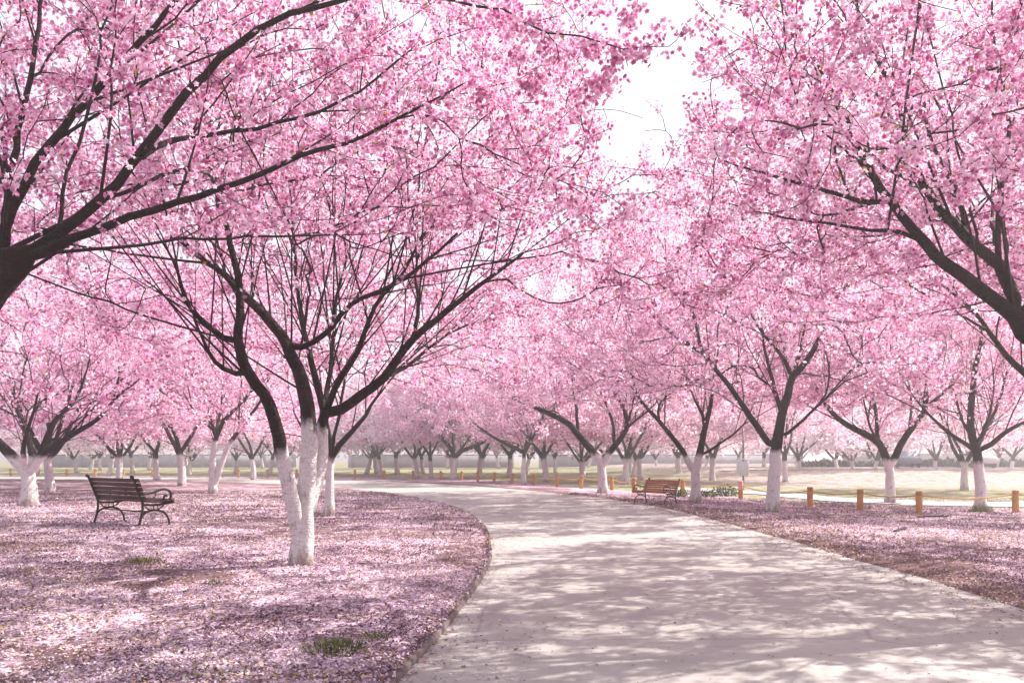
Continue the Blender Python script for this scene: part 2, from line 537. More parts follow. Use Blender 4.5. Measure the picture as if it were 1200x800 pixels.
# path: strips between the two edges
def strip(name, A, B, z, mat, n=9):
    m = 420
    def res(L):
        s = np.concatenate([[0], np.cumsum(np.linalg.norm(np.diff(L, axis=0), axis=1))]); u = np.linspace(0, s[-1], m)
        return np.stack([np.interp(u, s, L[:, 0]), np.interp(u, s, L[:, 1])], 1)
    a, b = res(A), res(B)
    v = []
    for k in range(n):
        t = k / (n - 1); q = a * (1 - t) + b * t
        zz = z(q[:, 0], q[:, 1]) if callable(z) else np.full(m, z)
        v.append(np.column_stack([q, zz]))
    v = np.vstack(v); J = np.arange(n * m).reshape(n, m)
    q = np.stack([J[:-1, :-1], J[1:, :-1], J[1:, 1:], J[:-1, 1:]], -1).reshape(-1, 4)[:, ::-1]
    return tag(link(name, mesh_from(name, v, q.ravel(), np.full(len(q), 4), mat, True)), kind="structure")
def offset(Lx, o):
    t = np.gradient(Lx, axis=0); t /= np.linalg.norm(t, axis=1, keepdims=True)
    return Lx + np.stack([t[:, 1], -t[:, 0]], 1) * o
strip("path", offset(LEFT_EDGE, -.07), offset(RIGHT_EDGE, .22), 0.0, M_PATH)

# kerb along the raised bed
def kerb():
    L = LEFT_EDGE
    t = np.gradient(L, axis=0); t /= np.linalg.norm(t, axis=1, keepdims=True)
    nrm = np.stack([t[:, 1], -t[:, 0]], 1)
    jit = np.array([(vnoise(i * 1.0, 0, 2.3, 9) - .5) * .02 for i in range(len(L))])
    prof = [(.012, -.05), (.012, .034), (.002, .042), (-.05, .046), (-.09, .01)]
    v = []
    for (o, z) in prof:
        q = L + nrm * (o + jit[:, None] * .6)
        v.append(np.column_stack([q, z + (jit if z > 0 else jit * 0)]))
    n = len(prof); m = len(L)
    v = np.vstack(v); J = np.arange(n * m).reshape(n, m)
    q = np.stack([J[:-1, :-1], J[1:, :-1], J[1:, 1:], J[:-1, 1:]], -1).reshape(-1, 4)
    tag(link("kerb", mesh_from("kerb", v, q.ravel(), np.full(len(q), 4), M_KERB, False)), kind="structure")
kerb()

# narrow pale gravel walk just outside the fence on the right, and the far road edge
pp = np.array([(60, 20.5), (17, 24.3), (11.5, 26.2), (9.9, 29), (9.3, 33), (6.5, 38.5)]); ppb = pp + np.array([(.6, 3.2), (.9, 2.6), (1.6, 2.2), (1.6, 1.2), (1.6, .9), (1.3, .9)])
strip("gravel_walk", catmull(pp, .5), catmull(ppb, .5), lambda x, y: terrain(x, y)[0] + .03, M_PALEPATH, 4)
strip("far_road", catmull([(15, 61), (40, 60), (90, 60)], 1), catmull([(15, 63), (40, 62), (90, 62)], 1), .43, M_PALEPATH, 3)

# ------------------------------------------------------------------ trees
class Skel:
    def __init__(s, cap=60000):
        s.p = np.zeros((cap, 3)); s.t = np.zeros((cap, 3)); s.par = np.full(cap, -1); s.r = np.zeros(cap); s.limb = np.zeros(cap, bool); s.n = 0
    def node(s, p, par, r, limb):
        i = s.n; s.p[i] = p; s.par[i] = par; s.r[i] = r; s.limb[i] = limb
        if par >= 0:
            d = p - s.p[par]; s.t[i] = d / max(np.linalg.norm(d), 1e-6)
        else: s.t[i] = (0, 0, 1)
        s.n += 1
        return i
    def limb_line(s, pts, r0, r1, step, R, wob=.02):
        q = catmull(pts, step)
        par = -1
        if s.n:
            par = int(np.argmin(np.linalg.norm(s.p[:s.n] - q[0], axis=1)))
            r0 = min(r0, s.r[par] * .95)
            q = q[1:]
        m = len(q)
        off = R.normal(0, wob, (m, 3))
        for k in range(m):
            f = k / max(m - 1, 1)
            rr = r0 * (1 - f) ** 1.0 + r1 * f
            par = s.node(q[k] + off[k] * min(1, k / 2), par, rr, True)
    def attract(s, pts, step, R, zmin, maxd=9.0):
        for A in pts:
            n = s.n
            v = A - s.p[:n]
            d = np.linalg.norm(v, axis=1) + 1e-6
            cs = (v * s.t[:n]).sum(1) / d
            cost = d * (1.55 - .55 * cs) + np.where(s.p[:n, 2] < zmin, 6.0, 0) + np.where(cs < .15, 1.0, 0) + d * .9 * np.maximum(0, -v[:, 2] / d)
            i = int(np.argmin(cost))
            L = d[i]
            if L < .12 or L > maxd: continue
            dr = v[i] / L
            t0 = s.t[i] * .5 + dr * .75; t0 *= .75 / np.linalg.norm(t0)
            t1 = dr + np.array([0, 0, .30]) + R.normal(0, .2, 3); t1 *= .8 / np.linalg.norm(t1)
            k = max(2, int(math.ceil(L / step)))
            par = i; p0 = s.p[i].copy()
            for j in range(1, k + 1):
                u = j / k
                h = (2 * u ** 3 - 3 * u * u + 1) * p0 + (u ** 3 - 2 * u * u + u) * t0 * L + (-2 * u ** 3 + 3 * u * u) * A + (u ** 3 - u * u) * t1 * L
                h = h + R.normal(0, .005 + .008 * L, 3) * (1 if j < k else 0)
                par = s.node(h, par, 0.0, False)
                if s.n >= len(s.p) - 50: return
    def shoots(s, R, every, l0, l1, r, step, zmin, keep=None):
        """straight young wood standing up and out from the limbs"""
        m = s.n; acc = 0.0
        for i in range(1, m):
            if not s.limb[i] or s.p[i, 2] < zmin: continue
            acc += np.linalg.norm(s.p[i] - s.p[s.par[i]])
            if acc < every or s.r[i] < .008: continue
            acc = R.uniform(-.3, .3) * every
            t = s.t[i]; q = R.normal(0, 1, 3); q -= t * (q @ t); q /= np.linalg.norm(q)
            d = t * R.uniform(.45, .9) + q * R.uniform(.35, .8) + np.array([0, 0, R.uniform(.2, .7)])
            d[2] = max(d[2], .12); d /= np.linalg.norm(d)
            ln = R.uniform(l0, l1); k = max(3, int(ln / step)); par = i; p = s.p[i].copy()
            bend = R.normal(0, .25, 3)
            if keep is not None and not keep((p + d * ln)[None])[0]: continue
            rs = min(r * R.uniform(.6, 1.2), s.r[i] * .5)
            for j in range(1, k + 1):
                p = p + (d + bend * (j / k) * .6 + np.array([0, 0, .12 * j / k])) * ln / k
                par = s.node(p, par, rs * (1 - .75 * j / k), False)
    def smooth(s, n=2):
        for _ in range(n):
            m = s.n
            cnt = np.zeros(m); sm = np.zeros((m, 3))
            np.add.at(cnt, s.par[1:m], 1)
            only = np.full(m, -1); only[s.par[1:m]] = np.arange(1, m)
            ok = (~s.limb[:m]) & (cnt >= 1) & (s.par[:m] >= 0)
            i = np.where(ok)[0]
            s.p[i] = .5 * s.p[i] + .25 * s.p[s.par[i]] + .25 * s.p[only[i]]
    def radii(s, leaf, e=2.65):
        n = s.n
        acc = np.zeros(n)
        kids = np.zeros(n, int)
        for i in range(n - 1, 0, -1):
            if kids[i] == 0: acc[i] = leaf ** e
            acc[s.par[i]] += acc[i]; kids[s.par[i]] += 1
        pr = np.maximum(acc, leaf ** e) ** (1 / e)
        rr = np.where(s.limb[:n], np.maximum(s.r[:n], np.minimum(pr * .9, s.r[:n] * 1.1 + .002)), np.maximum(pr, s.r[:n]))
        for i in range(1, n):
            p = s.par[i]
            lim = rr[p] * (.97 if not s.limb[i] else 1.0)
            if rr[i] > lim: rr[i] = lim
            if not s.limb[i] and s.limb[p]: rr[i] = min(rr[i], rr[p] * .6)
        s.rr = rr
        s.kids = kids
    def chains(s):
        n = s.n
        best = np.full(n, -1); br = np.zeros(n)
        for i in range(1, n):
            p = s.par[i]
            if s.limb[p] and not s.limb[i]:
                continue
            w = s.rr[i] + (0.5 if s.limb[i] and s.limb[p] and i == p + 1 else 0)
            if w > br[p]: br[p] = w; best[p] = i
        out = []
        for i in range(n):
            p = s.par[i]
            if p >= 0 and best[p] == i: continue
            ch = [i] if p < 0 else [p, i]
            j = best[i]
            while j >= 0: ch.append(j); j = best[j]
            out.append((ch, bool(s.limb[i])))
        return out

def skel_meshes(s, wash, sides, R, flare=.5):
    """-> trunk mesh data (limbs), branch mesh data (everything thinner)"""
    V = {True: [], False: []}; Fq = {True: [], False: []}; N = {True: 0, False: 0}
    for ch, limb in s.chains():
        pts = s.p[ch].copy(); r = s.rr[ch].copy()
        root = s.par[ch[0]] < 0
        if not root: r[0] = r[1] if len(r) > 1 else r[0]
        if len(ch) < 2: continue
        big = r.max()
        n = sides[0] if big > .05 else sides[1] if big > .018 else sides[2]
        v, f = tube_rings(pts, r, n)
        v = v.reshape(len(pts), n, 3)
        if big > .03:
            k = 1 + (R.random((len(pts), n)) - .5) * .09 + .05 * np.sin(np.arange(n)[None, :] * 2 * math.pi / n * 3 + R.random() * 6 + np.arange(len(pts))[:, None] * .25)
            if root:
                hz = np.maximum(pts[:, 2] - pts[0, 2], 0)
                lob = .5 + .5 * np.sin(np.arange(n)[None, :] * 2 * math.pi / n * 4 + R.random() * 6)
                k = k * (1 + flare * np.exp(-hz / .13)[:, None] * (.35 + .65 * lob))
            v = pts[:, None, :] + (v - pts[:, None, :]) * k[:, :, None]
        if root: v[0, :, 2] -= .12
        v = v.reshape(-1, 3)
        tip = [((len(pts) - 1) * n + j, (len(pts) - 1) * n + (j + 1) % n, len(v)) for j in range(n)]
        v = np.vstack([v, pts[-1] + (pts[-1] - pts[-2]) * .4])
        f = np.array(f)
        V[limb].append(v)
        Fq[limb].append((f + N[limb], np.array(tip) + N[limb]))
        N[limb] += len(v)
    res = []
    for key in (True, False):
        if not V[key]: res.append(None); continue
        v = np.vstack(V[key])
        q = np.vstack([a for a, b in Fq[key]]); t = np.vstack([b for a, b in Fq[key]])
        flat = np.concatenate([q.ravel(), t.ravel()])
        tot = np.concatenate([np.full(len(q), 4), np.full(len(t), 3)])
        res.append((v, flat, tot))
    return res

def tmpl_flower(double, R):
    """a five-petalled blossom (double: with an inner tier), unit radius, facing +z"""
    v = []; f = []
    def tier(rad, cup, rot, inner):
        b = len(v); v.append((0, 0, 0))
        for i in range(5):
            a = rot + i * 2 * math.pi / 5
            v.append((rad * inner * math.cos(a), rad * inner * math.sin(a), cup * .35))
            a2 = a + math.pi / 5
            v.append((rad * math.cos(a2), rad * math.sin(a2), cup))
        for i in range(5):
            f.append((b, b + 1 + 2 * i, b + 2 + 2 * i, b + 1 + (2 * i + 2) % 10))
    tier(1, .28, 0, .58)
    if double: tier(.72, .62, .6, .62)
    return np.array(v, float), np.array(f), np.array(([-.34] + [-.04, .10] * 5) * (2 if double else 1))  # tint offsets: shading painted in, centre darker and tips paler for depth

def tmpl_tuft(R):
    v = []; f = []
    for k in range(4):
        n = R.normal(0, 1, 3); n /= np.linalg.norm(n)
        a = np.cross(n, R.normal(0, 1, 3)); a /= np.linalg.norm(a); b = np.cross(n, a)
        c = R.normal(0, .35, 3); o = len(v)
        for (x, y) in ((-.7, -.5), (.6, -.6), (.5, .7), (-.6, .5)): v.append(c + a * x + b * y)
        f.append((o, o + 1, o + 2, o + 3))
    return np.array(v), np.array(f), np.repeat(R.normal(0, .08, 4), 4)

def scatter(cent, size, tint, tv, tf, R, off=None):
    """one mesh of many small copies of a template, turned every way"""
    m = len(cent); k = len(tv)
    q = R.normal(0, 1, (m, 4)); q /= np.linalg.norm(q, axis=1, keepdims=True)
    w, x, y, z = q.T
    M = np.stack([np.stack([1 - 2 * (y * y + z * z), 2 * (x * y - z * w), 2 * (x * z + y * w)], -1),
                  np.stack([2 * (x * y + z * w), 1 - 2 * (x * x + z * z), 2 * (y * z - x * w)], -1),
                  np.stack([2 * (x * z - y * w), 2 * (y * z + x * w), 1 - 2 * (x * x + y * y)], -1)], 1)
    v = np.einsum('mij,kj->mki', M, tv) * size[:, None, None] + cent[:, None, :]
    f = (tf[None] + (np.arange(m) * k)[:, None, None])
    fl = f.reshape(-1)
    tot = np.full(m * len(tf), tf.shape[1])
    tt = np.repeat(tint, k)
    if off is not None:
        t2 = np.clip(tint[:, None] + off[None], .01, .93)
        tt = np.where(tint[:, None] > .935, tint[:, None], t2).ravel()
    return v.reshape(-1, 3), fl, tot, tt

def crown_blossoms(s, R, per_m, zmin, size, n_in, spread, rmax=.016, keep=None, tone=0.0, bare=None, soft=None):
    n = s.n
    i = np.arange(1, n)
    a = s.p[s.par[i]]; b = s.p[i]
    L = np.linalg.norm(b - a, axis=1)
    ok = (s.rr[i] < rmax) & (b[:, 2] > zmin)
    thin = np.clip(1.25 - s.rr[i] / rmax, .2, 1)
    cnt = R.poisson(L * per_m * ok * thin)
    idx = np.repeat(np.arange(len(i)), cnt)
    u = R.random(len(idx))[:, None]
    c = a[idx] * (1 - u) + b[idx] * u
    if bare is not None:
        (bx_, by_, bz_), (rx_, ry_, rz_), pr_ = bare
        q = ((c[:, 0] - bx_) / rx_) ** 2 + ((c[:, 1] - by_) / ry_) ** 2 + ((c[:, 2] - bz_) / rz_) ** 2
        c = c[R.random(len(c)) < pr_ + (1 - pr_) * sstep(.55, 1.15, q)]
    nf = np.maximum(1, R.poisson(n_in, len(c)))
    ctint = R.normal(0, .13, len(c))
    j = np.repeat(np.arange(len(c)), nf)
    pos = c[j] + R.normal(0, spread, (len(j), 3)) * np.array([1, 1, .85])
    if keep is not None:
        m = keep(pos); pos = pos[m]; j = j[m]
    if soft is not None:
        pc = soft(c)
        m = (R.random(len(c)) < pc)[j]; pos = pos[m]; j = j[m]
    tint = np.clip(.58 + tone + ctint[j] + R.normal(0, .24, len(j)) + .26 * (R.random(len(j)) < .30), .02, .925)
    leaf = R.random(len(j)) < .035
    tint = np.where(leaf, .945 + .055 * R.random(len(j)), tint)
    sz = size * R.uniform(.75, 1.25, len(j)) * np.where(leaf, .7, 1)
    return pos, sz, tint

FL_DOUBLE = tmpl_flower(True, rng); FL_SINGLE = tmpl_flower(False, rng); TUFT = tmpl_tuft(rng)

def crown_points(n, R, cx, cy, z0, z1, rad, flat=.55, under=.40, keep=None):
    """points through a vase shaped crown: open and bare underneath, domed above"""
    out = []
    while len(out) < n:
        m = n * 4
        x, y = R.uniform(-1, 1, (2, m)); h = R.uniform(0, 1, m)
        rr = np.hypot(x, y)
        top = (np.sqrt(np.clip(1 - rr ** 2.2, 0, 1)) * (1 - flat) + flat * (1 - rr ** 6)) * (.80 + .26 * vnoise(x * rad + 30, y * rad + 30, 1.6, int(z1 * 10) + 7))
        bot = under * (1 - np.clip(rr / .55, 0, 1)) + .16 * vnoise((cx + x * rad) + 50, (cy + y * rad) + 50, 1.3, int(z1 * 10)) * (rr > .35)
        ok = (rr < 1) & (h < top) & (h > bot)
        p = np.column_stack([cx + x * rad, cy + y * rad, z0 + h * (z1 - z0)])[ok]
        if keep is not None: p = p[keep(p)]
        out += list(p)
    return np.array(out[:n])

def make_tree(label, base, limbs, seed, crown, nat, wash, leaf=.0045, step=.22, sides=(12, 7, 4), bloom=None, group=None, keep=None,
              washfun=None, flare=.5, zmin_attach=None, tone=0.0, name="cherry_tree", extra=None, shoot=(.22, .9, 2.2, .016)):
    """base: world point; limbs: [(world points, r0, r1)]; crown: dict for crown_points (relative to base)"""
    R = np.random.default_rng(seed)
    root = thing(name, label, "cherry tree", tuple(base), 0, group)
    s = Skel()
    for pts, r0, r1 in limbs:
        s.limb_line([np.asarray(p) - base for p in pts], r0, r1, step, R, .003 + .014 * step)
    kp = (lambda p: keep(p + base)) if keep else None
    s.shoots(R, shoot[0], shoot[1], shoot[2], shoot[3], step, crown['z0'] - .5, kp)
    for n in nat:
        pts = crown_points(n, R, keep=kp, **crown)
        s.attract(pts, step, R, zmin_attach if zmin_attach is not None else crown['z0'] - .8)
    free = None
    if extra is not None:
        n0 = s.n
        s.attract([q - base for q in extra], step, R, 0, 1.3)
    s.smooth(2)
    s.radii(leaf)
    tr, brn = skel_meshes(s, wash, sides, R, flare)
    v, fl, tot = tr
    wa = (wash - v[:, 2]) if washfun is None else washfun(v + base)
    link("trunk", mesh_from("trunk", v, fl, tot, BARK, True, {"wash": wa}), root)
    if brn:
        link("branches", mesh_from("branches", *brn, TWIG, True), root)
    soft = (lambda q: soft_gap(q + base)) if keep else None
    b = dict(bare=((0, -.6, 2.0), (3.0, 3.7, 3.0), .07), soft=soft, per_m=9, size=.025, n_in=4, spread=.06, zmin=crown['z0'] - .4, kind='double', tone=tone); b.update(bloom or {})
    kd = b.pop('kind')
    pos, sz, ti = crown_blossoms(s, R, keep=kp, **b)
    if extra is not None:          # thick hanging clusters along the last few twigs
        e = np.array(extra) - base
        c = np.repeat(e, 3, 0) + R.normal(0, .09, (len(e) * 3, 3))
        c = np.repeat(c, 22, 0) + R.normal(0, .036, (len(c) * 22, 3))
        c = np.vstack([c, np.repeat(s.p[n0:s.n], 3, 0) + R.normal(0, .06, ((s.n - n0) * 3, 3))])
        pos = np.vstack([pos, c]); sz = np.append(sz, b['size'] * R.uniform(.8, 1.3, len(c))); ti = np.append(ti, np.clip(R.normal(.50, .22, len(c)), .02, .92))
    T = {'double': FL_DOUBLE, 'single': FL_SINGLE, 'tuft': TUFT}[kd]
    v, fl, tot, tt = scatter(pos, sz, ti, T[0], T[1], R, T[2])
    link("crown", mesh_from("crown", v, fl, tot, PETAL, False, {"tint": tt}), root)
    print("tree", label[:40], "nodes", s.n, "flowers", len(pos))
    return root

def L(d0, *pts):
    return [P(q[0], q[1], d0 + (q[2] if len(q) > 2 else 0)) for q in pts]

# the open sky over the middle of the path: crowns stay clear of this wedge of air
def gap_edges(p):
    y = np.maximum(p[:, 1], .5)
    a = p[:, 0] / y; e = (p[:, 2] - CAM_H) / y
    w = (vnoise(a * 100, e * 100, 4.0, 41) - .5) * .06
    lo = .122 - .18 * (e - .425) + w
    hi = .155 + np.minimum(.05, (e - .425) * 1.1) + w
    return a, e, lo, hi, w
def open_sky(p):
    a, e, lo, hi, w = gap_edges(p)
    gap = (a > lo) & (a < hi) & (e > .425 + w)
    return ~gap & (p[:, 1] > 2.2)
def soft_gap(p):
    """blossom thins out towards the open sky"""
    a, e, lo, hi, w = gap_edges(p)
    out = np.maximum(np.maximum(lo - a, a - hi), (.425 - e))
    return .5 + .5 * sstep(-.02, .16, out)

ROW_L = "cherry trees on the petal strewn bed left of the path"
ROW_R = "cherry trees along the right side of the path"
ROW_B = "cherry trees where the path bends away"

# --- three-stemmed tree in the left bed
d = 9.5
b0 = P(352, 661, d); b0[2] = gz(b0[0], b0[1]) - .02
make_tree("three-stemmed cherry tree with white painted stems, nearest whole tree on the left bed", b0, [
    (L(d, (352, 662), (354, 630), (358, 585), (362, 540, .05), (363, 500, .1), (357, 460, .2), (348, 430, .3), (336, 405, .4), (318, 378, .5), (285, 345, .6), (255, 315, .7), (221, 292, .8), (191, 255, .9)), 0.1254, 0.0135),
    (L(d, (353, 640), (346, 600, -.10), (337, 560, -.2), (326, 512, -.3), (318, 475, -.4), (300, 450, -.5), (285, 425, -.5), (279, 400, -.5), (281, 370, -.4), (280, 335, -.4), (270, 285, -.4), (255, 229, -.5), (238, 170, -.6)), 0.0874, 0.0150),
    (L(d, (358, 600), (372, 560, .22), (378, 515, .35), (381, 485, .4), (400, 480, .35), (425, 462, .2), (450, 442, .1), (484, 397, 0), (525, 364, -.2), (559, 337, -.3), (610, 300, -.4)), 0.0874, 0.0150),
    (L(d, (381, 487, .4), (372, 450, .6), (362, 410, .8), (352, 360, 1), (345, 290, 1.2), (340, 220, 1.4)), 0.0456, 0.0105),
    (L(d, (383, 487, .4), (392, 455, .3), (420, 412, .2), (439, 360, .1), (472, 319, 0), (500, 270, 0)), 0.0418, 0.0090),
    (L(d, (380, 487, .4), (384, 450, .9), (390, 405, 1.2), (394, 349, 1.5), (405, 304, 1.7), (401, 250, 1.9)), 0.0380, 0.0090),
    (L(d, (279, 409, -.5), (244, 382, -.6), (217, 352, -.8), (206, 311, -.9), (184, 274, -1.0)), 0.0342, 0.0075),
    (L(d, (292, 442, -.5), (262, 432, -.7), (245, 412, -.9), (228, 375, -1.0), (222, 350, -1.1)), 0.0304, 0.0075),
    (L(d, (337, 412, .4), (367, 401, .2), (390, 382, 0), (412, 356, -.2), (461, 334, -.4), (502, 304, -.5), (547, 266, -.5), (600, 240, -.5)), 0.0342, 0.0075),
    (L(d, (484, 397, 0), (491, 356, .2), (487, 322, .4), (495, 270, .5)), 0.0266, 0.0075),
    (L(d, (450, 442, .1), (475, 430, .6), (520, 395, 1.2), (560, 375, 1.8)), 0.0266, 0.0075),
    ], 101, dict(cx=.25, cy=.6, z0=2.35, z1=8.2, rad=4.5, under=.25), (50, 260, 1300), 1.5, leaf=.0036, step=.17, keep=open_sky, zmin_attach=2.2,
    washfun=lambda v: np.where(v[:, 0] < P(342, 500, 9.4)[0], 1.28, np.where(v[:, 0] < P(369, 500, 9.6)[0], 1.62, 1.52)) + .06 - v[:, 2],
    bloom=dict(per_m=9.5, size=.0255, n_in=10, spread=.056, rmax=.014, bare=((.1, -1.6, 2.5), (3.0, 3.6, 2.35), .06)), group=ROW_L, flare=.25, shoot=(.10, .9, 2.6, .012))

# --- leaning tree whose dark limbs cross the upper left
d = 5.4
b0 = np.array([-4.75, 5.3, gz(-4.75, 5.3)])
make_tree("dark cherry tree leaning in from the left edge, its limbs crossing the top left", b0, [
    ([b0, b0 + np.array([.15, 0, .7]), b0 + np.array([.55, .05, 1.45])] + L(d, (-60, 385), (-8, 335), (18, 305)), .17, .105),
    (L(d, (18, 305), (40, 292), (67, 274, .1), (117, 235, .2), (153, 195, .2), (180, 159, .1), (220, 109, 0), (261, 69, -.1), (300, 36, -.15), (340, 19, -.2), (400, 2, -.2), (450, -22, -.2), (505, -60, -.2)), .037, .010),
    (L(d, (452, -23, -.2), (485, -20, -.2), (512, -3, -.2), (555, 8, -.2), (590, 13, -.2), (612, 26, -.2), (640, 37, -.2), (680, 44, -.2), (720, 55, -.2)), .016, .005),
    (L(d, (20, 303), (50, 297), (81, 280), (121, 267), (184, 244), (252, 224), (315, 199), (351, 181), (405, 168), (472, 136), (540, 100)), .030, .005),
    (L(d, (0, 325), (5, 270, .1), (27, 217, .2), (58, 168, .3), (85, 136, .3), (117, 105, .3), (148, 69, .3), (182, 30, .3), (215, -10, .3), (270, -90, .3)), .036, .010),
    (L(d, (5, 300), (10, 220, .4), (28, 130, .6), (42, 50, .7), (55, -60, .8)), .032, .010),
    (L(d, (153, 195), (200, 165, .4), (300, 150, .7), (400, 120, .8), (480, 60, .9)), .02, .007),
    ], 202, dict(cx=2.1, cy=1.1, z0=2.4, z1=5.8, rad=3.6, under=.12), (25, 140, 900), -1, leaf=.0030, step=.15,
    keep=lambda p: open_sky(p) & (p[:, 1] > 5.15) & (p[:, 2] > CAM_H + (.26 + .0 * p[:, 0]) * p[:, 1]) & ((p[:, 0] / p[:, 1]) < .20), zmin_attach=2.3,
    bloom=dict(per_m=9, size=.0215, n_in=11, spread=.043, rmax=.012, bare=None, tone=-.06),
    extra=L(5.2, (600, 25), (625, 55), (650, 20), (655, 70, .2), (690, 90, .1), (700, 35), (725, 45), (735, 75, .2), (760, 50, .1), (785, 60, .2), (668, 112, .3), (630, 95, .4), (575, 40, .3), (800, 35, .3), (700, 110, .5), (560, 90, .6), (590, 130, .8), (640, 150, 1.0), (700, 160, 1.4)), group=ROW_L)

# --- right foreground tree
d = 7.0
b0 = np.array([5.35, 7.1, gz(5.35, 7.1)])
make_tree("dark cherry tree leaning in from the right edge, limbs fanning over the top right", b0, [
    ([b0, b0 + np.array([-.05, 0, .6]), b0 + np.array([-.3, 0, 1.4]), b0 + np.array([-.75, 0, 2.05])] + L(d, (1203, 385), ), .17, .10),
    (L(d, (1203, 385), (1170, 355), (1110, 310), (1085, 285), (1045, 235, -.1), (1020, 200, -.2), (985, 125, -.3), (950, 60, -.4)), .060, .009),
    (L(d, (1199, 372), (1170, 310, .2), (1145, 290, .3), (1100, 245, .4), (1070, 195, .5), (1050, 120, .6), (1010, 30, .7), (1000, -40, .7)), .054, .010),
    (L(d, (1170, 308, .2), (1170, 250, .3), (1182, 150, .4), (1165, 50, .5), (1160, -40, .5)), .026, .008),
    (L(d, (1085, 285), (1055, 272), (1020, 270, -.1), (970, 262, -.2), (920, 255, -.3), (860, 240, -.4)), .016, .005),
    (L(d, (1045, 235, -.1), (1010, 237, -.2), (975, 225, -.3), (905, 205, -.4), (850, 190, -.5)), .022, .006),
    (L(d, (1135, 283, .3), (1120, 220, .6), (1090, 160, .8), (1075, 50, .9)), .026, .007),
    (L(d, (1199, 372), (1230, 310, .2), (1260, 220, .5), (1290, 100, .8)), .035, .010),
    ], 303, dict(cx=-1.4, cy=.4, z0=2.6, z1=6.3, rad=3.9, under=.15), (30, 180, 1750), -1, leaf=.0030, step=.16,
    keep=lambda p: open_sky(p) & (p[:, 1] > 4.6) & (p[:, 2] > CAM_H + .17 * p[:, 1]) & (p[:, 0] / p[:, 1] > .20), zmin_attach=2.4,
    bloom=dict(per_m=10, size=.0228, n_in=10.5, spread=.05, rmax=.012, bare=((-.6, -.6, 2.3), (1.6, 2.6, 1.7), .08), tone=-.06), group=ROW_R)

# --- tree just outside the frame on the right, its crown fills the upper right
b0 = np.array([8.9, 12.6, gz(8.9, 12.6)])
def vase(b, R, n, fork, h, spread, r0, lean=(0, 0)):
    """limbs of an ordinary orchard-pruned cherry"""
    b = np.asarray(b, float)
    top = b + np.array([lean[0] * fork, lean[1] * fork, fork])
    out = [([b, b * .5 + top * .5 + np.append(R.normal(0, .03, 2), 0), top], r0, r0 * .85)]
    a0 = R.uniform(0, 6.28)
    for k in range(n):
        a = a0 + k * 2 * math.pi / n + R.normal(0, .3)
        sp = spread * R.uniform(.75, 1.15); hh = h * R.uniform(.8, 1.1)
        u = np.array([math.cos(a), math.sin(a), 0])
        bend = np.append(R.normal(0, .15, 2), 0) * spread * .5
        out.append(([top, top + u * sp * .22 + [0, 0, hh * .2], top + u * sp * .5 + bend + [0, 0, hh * .48], top + u * sp * .75 + bend + [0, 0, hh * .78], top + u * sp + bend * 1.3 + [0, 0, hh]], r0 * R.uniform(.42, .56), r0 * .07))
    return out
R_ = np.random.default_rng(5)
make_tree("dense cherry tree crown at upper right, its trunk beyond the right edge", b0,
    vase(b0, R_, 5, 1.5, 3.8, 2.6, .17), 404, dict(cx=-.4, cy=0, z0=2.7, z1=8.6, rad=4.7, under=.3), (30, 180, 1500), 1.4, leaf=.005, step=.22,
    keep=lambda p: open_sky(p) & (p[:, 2] > CAM_H + .155 * p[:, 1]),
    bloom=dict(per_m=12, size=.033, n_in=6, spread=.075, rmax=.016, kind='single'), group=ROW_R)

MID = dict(per_m=8, size=.040, n_in=8, spread=.10, rmax=.018, kind='single')

def base_at(px, py):
    return ground_at(px, py)

# --- right row
b0 = base_at(905, 598); d = b0[1]
make_tree("broad cherry tree on the right verge with a thick straight white trunk", b0, [
    (L(d, (905, 599), (906, 570), (908, 545), (910, 522), (917, 486), (926, 452), (929, 441), (950, 417), (965, 384), (980, 357), (1000, 320)), 0.1680, 0.0180),
    (L(d, (908, 528), (900, 518), (878, 486, -.3), (851, 447, -.5), (824, 414, -.7), (818, 390, -.8), (806, 351, -.9), (790, 310, -1)), 0.0840, 0.0120),
    (L(d, (824, 414, -.7), (800, 400, -.9), (761, 369, -1.2), (710, 327, -1.5)), 0.0400, 0.0060),
    (L(d, (928, 445), (920, 423, .4), (890, 384, .8), (875, 357, 1.0), (868, 320, 1.1)), 0.0560, 0.0090),
    (L(d, (914, 480), (902, 432, .5), (893, 390, .9), (896, 345, 1.2)), 0.0560, 0.0090),
    (L(d, (914, 515), (932, 500, -.2), (950, 483, -.4), (968, 462, -.5), (971, 426, -.6), (962, 395, -.7)), 0.0440, 0.0090),
    (L(d, (925, 455), (935, 420, .8), (945, 370, 1.4), (950, 320, 1.8)), 0.0480, 0.0090),
    ], 505, dict(cx=-.2, cy=0, z0=2.4, z1=9.2, rad=4.4, under=.26), (25, 150, 850), 1.45, leaf=.0058, step=.28, sides=(10, 6, 3), keep=open_sky, bloom=MID, group=ROW_R)

